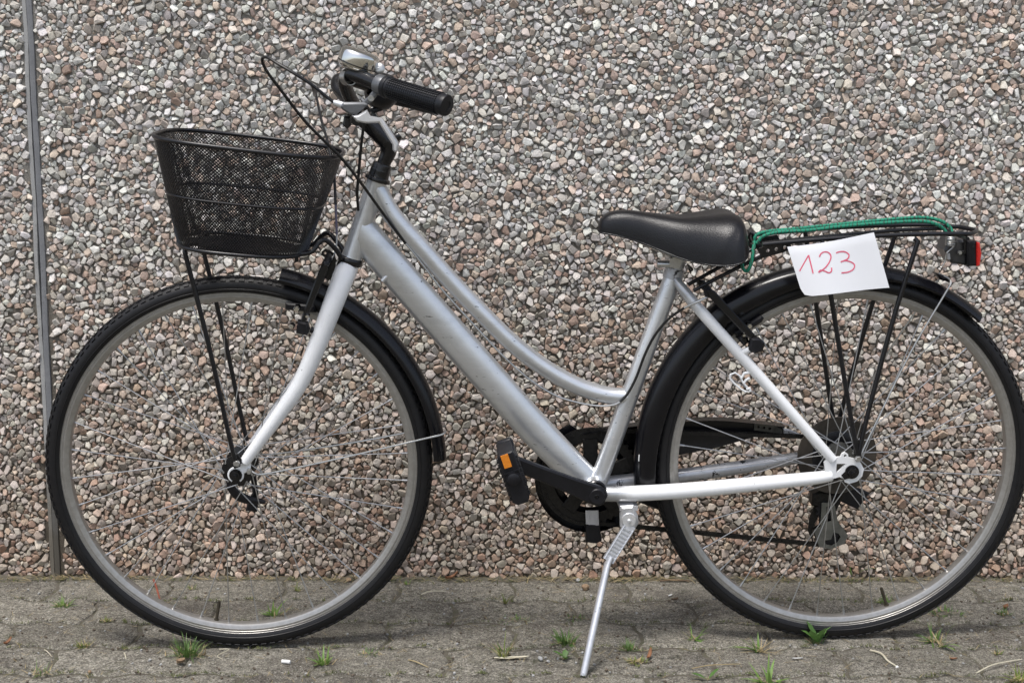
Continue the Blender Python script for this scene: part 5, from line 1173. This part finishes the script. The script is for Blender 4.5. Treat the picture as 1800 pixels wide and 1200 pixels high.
def tuft(pos, label, n, h, spread, mat, wdt=.0026, name='grass_tuft', leaves=0, leaf_h=.03, leaf_w=.008, stalk=0, seed=0, lean=.55, cat='grass tuft', group='weeds growing in the paving joints', dirx=None, dry=0):
    rr = random.Random(seed+hash_(label)); b = MB(); h *= 1.02; leaf_h *= 1.1; leaf_w *= 1.15; n = int(n*1.35); dry = dry+max(5, n//4); lean *= 1.15; x, y = 0, 0
    for i in range(n):
        a = rr.uniform(0, 2*pi) if dirx is None else rr.gauss(dirx, .5); d = spread*math.sqrt(rr.random())
        blade(b, d*cos(a), .6*d*sin(a), h*rr.uniform(.45, 1.08), wdt*rr.uniform(.7, 1.2), abs(rr.gauss(0, lean)), a+rr.uniform(-.6, .6), rr.uniform(.2, .9))
    ro = b.build(name, mat) if b.v else None
    if leaves:
        b2 = MB()
        for i in range(leaves):
            a = 2*pi*i/leaves+rr.uniform(-.4, .4); leaf_blade(b2, 0, 0, leaf_h*rr.uniform(.7, 1.1), leaf_w*rr.uniform(.8, 1.15), rr.uniform(.25, 1.0), a, rr.uniform(.2, .6), teeth=.14)
        if ro is None: ro = b2.build(name, M['leaf'])
        else: b2.build('leaf', M['leaf'], ro)
    if dry:
        b3 = MB()
        for i in range(dry):
            a = rr.uniform(0, 2*pi); blade(b3, rr.gauss(0, spread*.7), rr.gauss(0, spread*.4), h*rr.uniform(.4, .9), .0018, rr.uniform(.8, 1.45), a, rr.uniform(0, .5), z0=.001)
        b3.build('dry_blade', M['straw'], ro)
    ro.location = (pos[0], pos[1], 0.0)
    return tag(ro, label, cat, group)
def hash_(s): return sum(ord(c)*(i+1) for i, c in enumerate(s)) % 9973
T = tuft
T((-0.8831, 2.6902), 'small bright green grass tuft on the paving far left of the front wheel', 34, .024, .012, M['grass'], .0018, lean=.7)
T((-0.5817, 2.4339), 'bushy grass tuft pressed against the front tyre on its left side', 60, .040, .020, M['grass_dark'], .0020, lean=.5, dry=10)
T((-0.4626, 2.6402), 'sprawling broad-bladed grass seen through the bottom of the front wheel', 9, .046, .010, M['grass'], .0048, lean=1.0)
T((-0.333, 2.392), 'upright grass clump in front of the front tyre beside the white scrap', 16, .040, .009, M['grass'], .0042, lean=.6, dry=5)
T((-0.0135, 2.4251), 'yellowish stalky weed with one green leaf behind the pale dry husk', 12, .046, .007, M['yellow'], .0022, leaves=2, leaf_h=.028, leaf_w=.009, lean=.35)
T((0.1011, 2.4921), 'dark leafy grass clump left of the kickstand leg', 26, .032, .016, M['grass_dark'], .0042, lean=.85)
T((0.0963, 2.4201), 'tiny two-leaved seedling between the grey pebbles and the kickstand leg', 2, .016, .003, M['grass'], .003, leaves=4, leaf_h=.024, leaf_w=.010, name='seedling', cat='seedling', lean=.5)
T((0.2137, 2.4644), 'fine dark grass tuft right of the kickstand leg', 26, .026, .012, M['grass_dark'], .0018, lean=.55)
T((0.223, 2.4045), 'low pale mossy grass patch with straw right of the kickstand foot', 30, .016, .016, M['yellow'], .0014, lean=.8, dry=22)
T((0.336, 2.5159), 'wide flat-lying grass with long blades left of the rear tyre', 10, .046, .009, M['grass'], .0036, lean=1.15)
T((0.4487, 2.4541), 'tall slanting grass blade with dry roots beside the rear tyre', 5, .064, .008, M['grass'], .0050, lean=.55, dirx=2.6, dry=12)
T((0.3378, 2.3276), 'single upright leaf by the bottom edge of the paving', 1, .010, .002, M['grass'], .002, leaves=2, leaf_h=.030, leaf_w=.009, name='seedling', cat='seedling', lean=.2)
T((0.4411, 2.313), 'large bright broad-bladed grass clump at the bottom right of the kickstand', 15, .046, .018, M['grass'], .0062, lean=1.0)
T((0.5623, 2.4995), 'toothed leafy weed growing right in front of the rear tyre', 14, .028, .012, M['grass_dark'], .0018, leaves=6, leaf_h=.040, leaf_w=.014, name='weed', cat='weed', dry=8)
T((0.7443, 2.7166), 'small round grass tuft seen through the rear wheel near its valve', 34, .020, .012, M['grass'], .0016, lean=.8)
T((0.78, 2.506), 'star-shaped grass tuft on the paving right of the rear wheel', 16, .036, .010, M['grass_dark'], .0030, lean=.95, dry=6)
b_ = T((0.7869, 2.4833), 'long flat grass blade lying to the right on the paving', 4, .062, .006, M['grass'], .0065, lean=1.3, dirx=-.15)
T((0.7133, 2.8791), 'tall weed at the foot of the wall behind the rear wheel', 6, .066, .006, M['grass'], .0040, leaves=3, leaf_h=.045, leaf_w=.007, name='weed', cat='weed', lean=.4, group='weeds at the foot of the wall')
T((-1.0843, 2.8789), 'tall grass at the foot of the wall on the left edge', 5, .085, .010, M['grass'], .0055, lean=.55, dirx=.3, group='weeds at the foot of the wall')
T((0.8719, 2.3195), 'yellow-green grass clump at the bottom right corner', 18, .036, .014, M['yellow'], .0034, lean=.8, dry=10)
T((-0.0129, 2.7136), 'thin yellow sprig standing alone on the paving between the wheels', 7, .030, .003, M['yellow'], .0018, lean=.3)
T((-0.6534, 2.7935), 'tiny sprig near the wall seen through the front wheel left of its middle', 9, .016, .006, M['yellow'], .0018, lean=.7)
T((-0.4383, 2.7873), 'tiny sprig near the wall seen through the front wheel right of its middle', 9, .020, .006, M['yellow'], .0020, lean=.6)
T((-0.2159, 2.8274), 'tiny green sprig by the wall right of the front tyre', 8, .014, .005, M['grass'], .0018, lean=.6)
T((-0.7816, 2.4775), 'thin yellow weed patch in the paving joint left of the front tyre', 22, .018, .012, M['yellow'], .0014, lean=.8, dry=10)
T((-0.7789, 2.6076), 'pale thin weed in the joint close to the front tyre', 12, .014, .009, M['yellow'], .0013, lean=.9, dry=8)
T((-0.8135, 2.3488), 'faint grass wisps near the bottom left corner', 14, .026, .018, M['grass_dark'], .0012, lean=.8, dry=10)
T((0.8446, 2.6581), 'dark green weed strip in the joint behind the rear tyre on the right', 40, .014, .034, M['grass_dark'], .0020, lean=1.0, dry=14)
T((0.9591, 2.6521), 'small dark weed with brown litter far right of the rear wheel', 18, .018, .012, M['grass_dark'], .0024, lean=.9, dry=10)
T((-0.2574, 2.4406), 'low dark grass patch between the front wheel and the kickstand', 24, .012, .018, M['grass_dark'], .0014, lean=1.0, dry=8)
T((0.0062, 2.6168), 'flat mossy grass strip in the joint midway between the wheels', 34, .010, .030, M['grass_dark'], .0014, lean=1.1, dry=10)
T((0.1238, 2.6298), 'short grass streak in the joint left of the kickstand leg', 26, .011, .020, M['grass_dark'], .0014, lean=1.1, dry=6)
T((0.8304, 2.7646), 'pale sprig on the paving right behind the rear tyre', 10, .020, .007, M['yellow'], .0014, lean=.7)
T((0.878, 2.4447), 'upright thin sprig on the right of the paving', 8, .018, .006, M['yellow'], .0014, lean=.5)

def stalk(px0, px1, r, mat, name, label, cat, arch=.004, z=.002, kink=0.0):
    p0, p1 = Vector((*px0, z)), Vector((*px1, z)); b = MB(); d = (p1-p0); s_ = Vector((-d.y, d.x, 0)); o = p0.copy()
    pts_ = [Vector((0, 0, z)), d*.33+s_*kink+Vector((0, 0, z+arch)), d*.7-s_*kink*.5+Vector((0, 0, z+arch*.6)), d+Vector((0, 0, z))]
    b.tube(spl(pts_, 4), [r, r*1.1, r, r*.6], 6); ob = b.build(name, mat); ob.location = (p0.x, p0.y, 0); return tag(ob, label, cat)
def rock(px, r, mat, name, label, cat, sq=.7, seed=1, group=None):
    rr = random.Random(seed); bm = bmesh.new(); bmesh.ops.create_icosphere(bm, subdivisions=2, radius=1.0)
    dirs = [Vector((rr.gauss(0, 1), rr.gauss(0, 1), rr.gauss(0, 1))).normalized() for _ in range(7)]
    for v in bm.verts:
        k = 1.0
        for d in dirs:
            q = v.co.normalized().dot(d)
            if q > .72: k = min(k, .72/q)
        v.co = v.co*k; v.co = Vector((v.co.x*r, v.co.y*r*.8, v.co.z*r*sq+r*sq*.70))
    me = bpy.data.meshes.new(name); bm.to_mesh(me); bm.free(); me.materials.append(mat)
    ob = link(name, me); ob.location = (px[0], px[1], 0.0); ob.rotation_euler.z = rr.uniform(0, 6); return tag(ob, label, cat, group)
def flake(px, L, Wd, mat, name, label, cat, az=0.0, curl=.5, seed=1, up=.1):
    rr = random.Random(seed); b = MB(); n, m = 6, 4; vs = []
    for i in range(n+1):
        t = i/n; ww = Wd*.5*(sin(pi*(.08+.86*t))**.7)
        for j in range(m+1):
            s_ = -1+2*j/m; vs.append((L*(t-.5), ww*s_+rr.uniform(-.06, .06)*Wd, .0022+up*L*(t-.3)**2*2+curl*Wd*s_*s_*.5+rr.uniform(0, .0006)))
    N = len(vs); b.v = vs+[(a, c, d-.0006) for a, c, d in vs]
    for i in range(n):
        for j in range(m): a = i*(m+1)+j; b.f.append((a, a+1, a+m+2, a+m+1)); b.f.append((N+a, N+a+m+1, N+a+m+2, N+a+1))
    ob = b.build(name, mat); ob.location = (px[0], px[1], 0); ob.rotation_euler.z = az; return tag(ob, label, cat)
flake((-0.0002, 2.4198), .062, .010, M['pale_straw'], 'dry_husk', 'long pale dry husk lying flat between the wheels', 'dry husk', .06, .25, 2, .03)
b = MB(); b.tube([(-.008, 0, .0035), (0, .0004, .0036), (.008, 0, .0035)], .0034, 10); ob = b.build('paper_scrap', M['scrap']); ob.location = (*(-0.3991, 2.397), .0005); ob.rotation_euler.z = -.25
tag(ob, 'small bright white scrap on the paving in front of the front tyre', 'scrap')
rock((0.151, 2.7968), .0115, M['clod'], 'clod', 'brown rounded clod on the paving left of the kickstand leg', 'clod', .62, 3)
rock((0.1383, 2.8507), .006, M['pebble'], 'pebble', 'small grey pebble against the wall above the brown clod', 'pebble', .7, 5, 'loose pebbles on the paving')
rock((0.0515, 2.4146), .006, M['pebble'], 'pebble', 'pale pointed pebble right of the long dry husk', 'pebble', .9, 6, 'loose pebbles on the paving')
rock((0.0645, 2.4066), .005, M['pebble'], 'pebble', 'flatter grey pebble just right of the pale pointed pebble', 'pebble', .5, 8, 'loose pebbles on the paving')
rock((-0.3396, 2.8487), .008, M['clod'], 'clod', 'tan stone lying at the wall just right of the front tyre', 'stone', .6, 9)
flake((-0.5853, 2.3964), .015, .013, M['clod'], 'dead_leaf', 'crumpled tan leaf fragment below the bushy tuft at the front tyre', 'dead leaf', .4, .9, 4)
flake((-0.9236, 2.4883), .016, .008, M['dead_leaf'], 'dead_leaf', 'small brown leaf standing on the paving at the far left', 'dead leaf', .9, .8, 5, .5)
rock((-0.734, 2.3542), .0045, M['clod'], 'clod', 'small reddish crumb near the bottom left of the paving', 'crumb', .7, 12)
flake((-0.1255, 2.8607), .028, .010, M['dead_leaf'], 'dead_leaf', 'curled reddish dry leaf against the wall right of the front wheel', 'dead leaf', .4, .9, 6, .4)
stalk((-0.7468, 2.8507), (-0.7044, 2.731), .0018, M['red_twig'], 'twig', 'short red-brown twig behind the lower left of the front wheel', 'twig', .003)
stalk((-0.1834, 2.7605), (-0.1361, 2.7815), .0013, M['pale_straw'], 'straw', 'straight pale straw on the paving right of the front wheel', 'straw')
stalk((-0.1836, 2.4111), (-0.1461, 2.3769), .0011, M['straw'], 'straw', 'thin brown straw in front of the gap between wheels', 'straw', .002)
stalk((0.3088, 2.8478), (0.3753, 2.8481), .0016, M['twig'], 'twig', 'brown twig lying along the wall left of the rear tyre', 'twig', .002)
stalk((0.6511, 2.4604), (0.6785, 2.3851), .0019, M['pale_straw'], 'stalk', 'bleached stalk with a white tip in front of the rear wheel', 'dry stalk', .003, .002, .06)
rock((0.6788, 2.3824), .0035, M['scrap'], 'seed_head', 'white seed tip at the end of the bleached stalk', 'seed head', .8, 21)
stalk((0.809, 2.3545), (0.9105, 2.4177), .0013, M['pale_straw'], 'stalk', 'long pale grass stalk at the bottom right corner', 'dry stalk', .006)
stalk((0.3161, 2.3734), (0.4053, 2.3946), .0009, M['straw'], 'straw', 'long thin straw left of the large bright grass clump', 'straw', .003)
flake((0.5107, 2.4189), .020, .006, M['pebble'], 'dead_leaf', 'narrow silver-grey leaf lying in front of the rear tyre', 'dead leaf', .0, .3, 8, .05)
flake((0.2463, 2.4261), .022, .007, M['dead_leaf'], 'dead_leaf', 'orange-brown leaf sliver standing up right of the kickstand foot', 'dead leaf', 1.2, .7, 9, .6)
flake((0.3262, 2.7284), .014, .007, M['twig'], 'dead_leaf', 'dark hollow seed husk right of the kickstand leg', 'seed husk', .1, .9, 10, .2)
flake((0.3201, 2.7556), .010, .004, M['scrap'], 'scrap', 'tiny white flake above the dark seed husk', 'flake', .6, .4, 11, .2)
flake((0.5942, 2.9011), .016, .008, M['clod'], 'dead_leaf', 'tan dry leaf at the wall behind the rear wheel', 'dead leaf', .3, .9, 13, .4)
flake((0.9735, 2.6845), .014, .010, M['dead_leaf'], 'dead_leaf', 'dark brown leaf fragment far right of the rear wheel', 'dead leaf', .5, .9, 14, .3)
flake((0.7886, 2.4172), .012, .006, M['dead_leaf'], 'dead_leaf', 'orange leaf fragment on the paving below the long flat grass blade', 'dead leaf', -.4, .6, 15, .2)
stalk((-0.8469, 2.4577), (-0.8211, 2.4222), .0008, M['pale_straw'], 'straw', 'thin white fibre near the bottom left of the paving', 'straw', .002)
stalk((-0.6989, 2.4445), (-0.6861, 2.412), .0010, M['pale_straw'], 'straw', 'short pale straw left of the bushy tuft', 'straw', .003)
stalk((-0.5301, 2.4616), (-0.514, 2.4126), .0008, M['pale_straw'], 'straw', 'curled pale fibre under the lowest point of the front tyre', 'straw', .004, .002, .3)

# moss and dry grass along the foot of the wall, crumbs and fibres all over the paving
rr = random.Random(5); b1, b2, b3 = MB(), MB(), MB()
for i in range(2600):
    x = rr.uniform(-1.5, 1.5); dens = .5+.5*sin(x*3.1+1)*sin(x*7.7)
    if rr.random() > .25+.75*dens: continue
    yb = WALL_Y-.006-abs(rr.gauss(0, .014)); k = rr.random(); a = rr.uniform(0, 2*pi)
    if k < .62: blade(b1, x, yb, rr.uniform(.008, .03), .0012, rr.uniform(1.0, 1.5), rr.choice((0, pi))+rr.gauss(0, .5), rr.uniform(-.1, .3), 3, .001+rr.random()*.003)
    else: blade(b2, x, yb, rr.uniform(.004, .012), .0018, rr.uniform(.2, 1.2), a, rr.uniform(0, .6), 3)
tag(b1.build('dry_grass', M['straw']), kind='stuff'); tag(b2.build('moss', M['moss']), kind='stuff')
b1, b2, b3, b4 = MB(), MB(), MB(), MB()
for i in range(3600):
    x, y_ = rr.uniform(-1.5, 1.5), rr.uniform(2.05, WALL_Y-.01); k = rr.random(); a = rr.uniform(0, pi)
    if k < .30:
        blade(b1, x, y_, rr.uniform(.006, .026), .0009, 1.5, a, rr.uniform(-.08, .02), 3, .0016)
    elif k < .74:
        r = rr.uniform(.0007, .0024); bb = b3 if rr.random() < .7 else b4
        c = Vector((x, y_, r*.6)); bb.box(c, Vector((cos(a), sin(a), .2))*r, Vector((-sin(a), cos(a), .1))*r*.8, Vector((.1, -.2, .8))*r*.8)
    else:
        row_y = WALL_Y-.004-AMP-PD*round((WALL_Y-.004-AMP-y_)/PD); xx = x; yy = row_y+zig(xx, PL/2)*AMP
        for q in range(6): blade(b2, xx+rr.gauss(0, .006), yy+rr.gauss(0, .002), rr.uniform(.003, .009), .0014, rr.uniform(.2, 1.3), rr.uniform(0, 6.28), .4, 3)
tag(b1.build('straw_bits', M['straw']), kind='stuff'); tag(b2.build('joint_moss', M['moss']), kind='stuff')
tag(b3.build('soil_crumbs', M['soil'], None, False), kind='stuff'); tag(b4.build('grit', M['pebble'], None, False), kind='stuff')
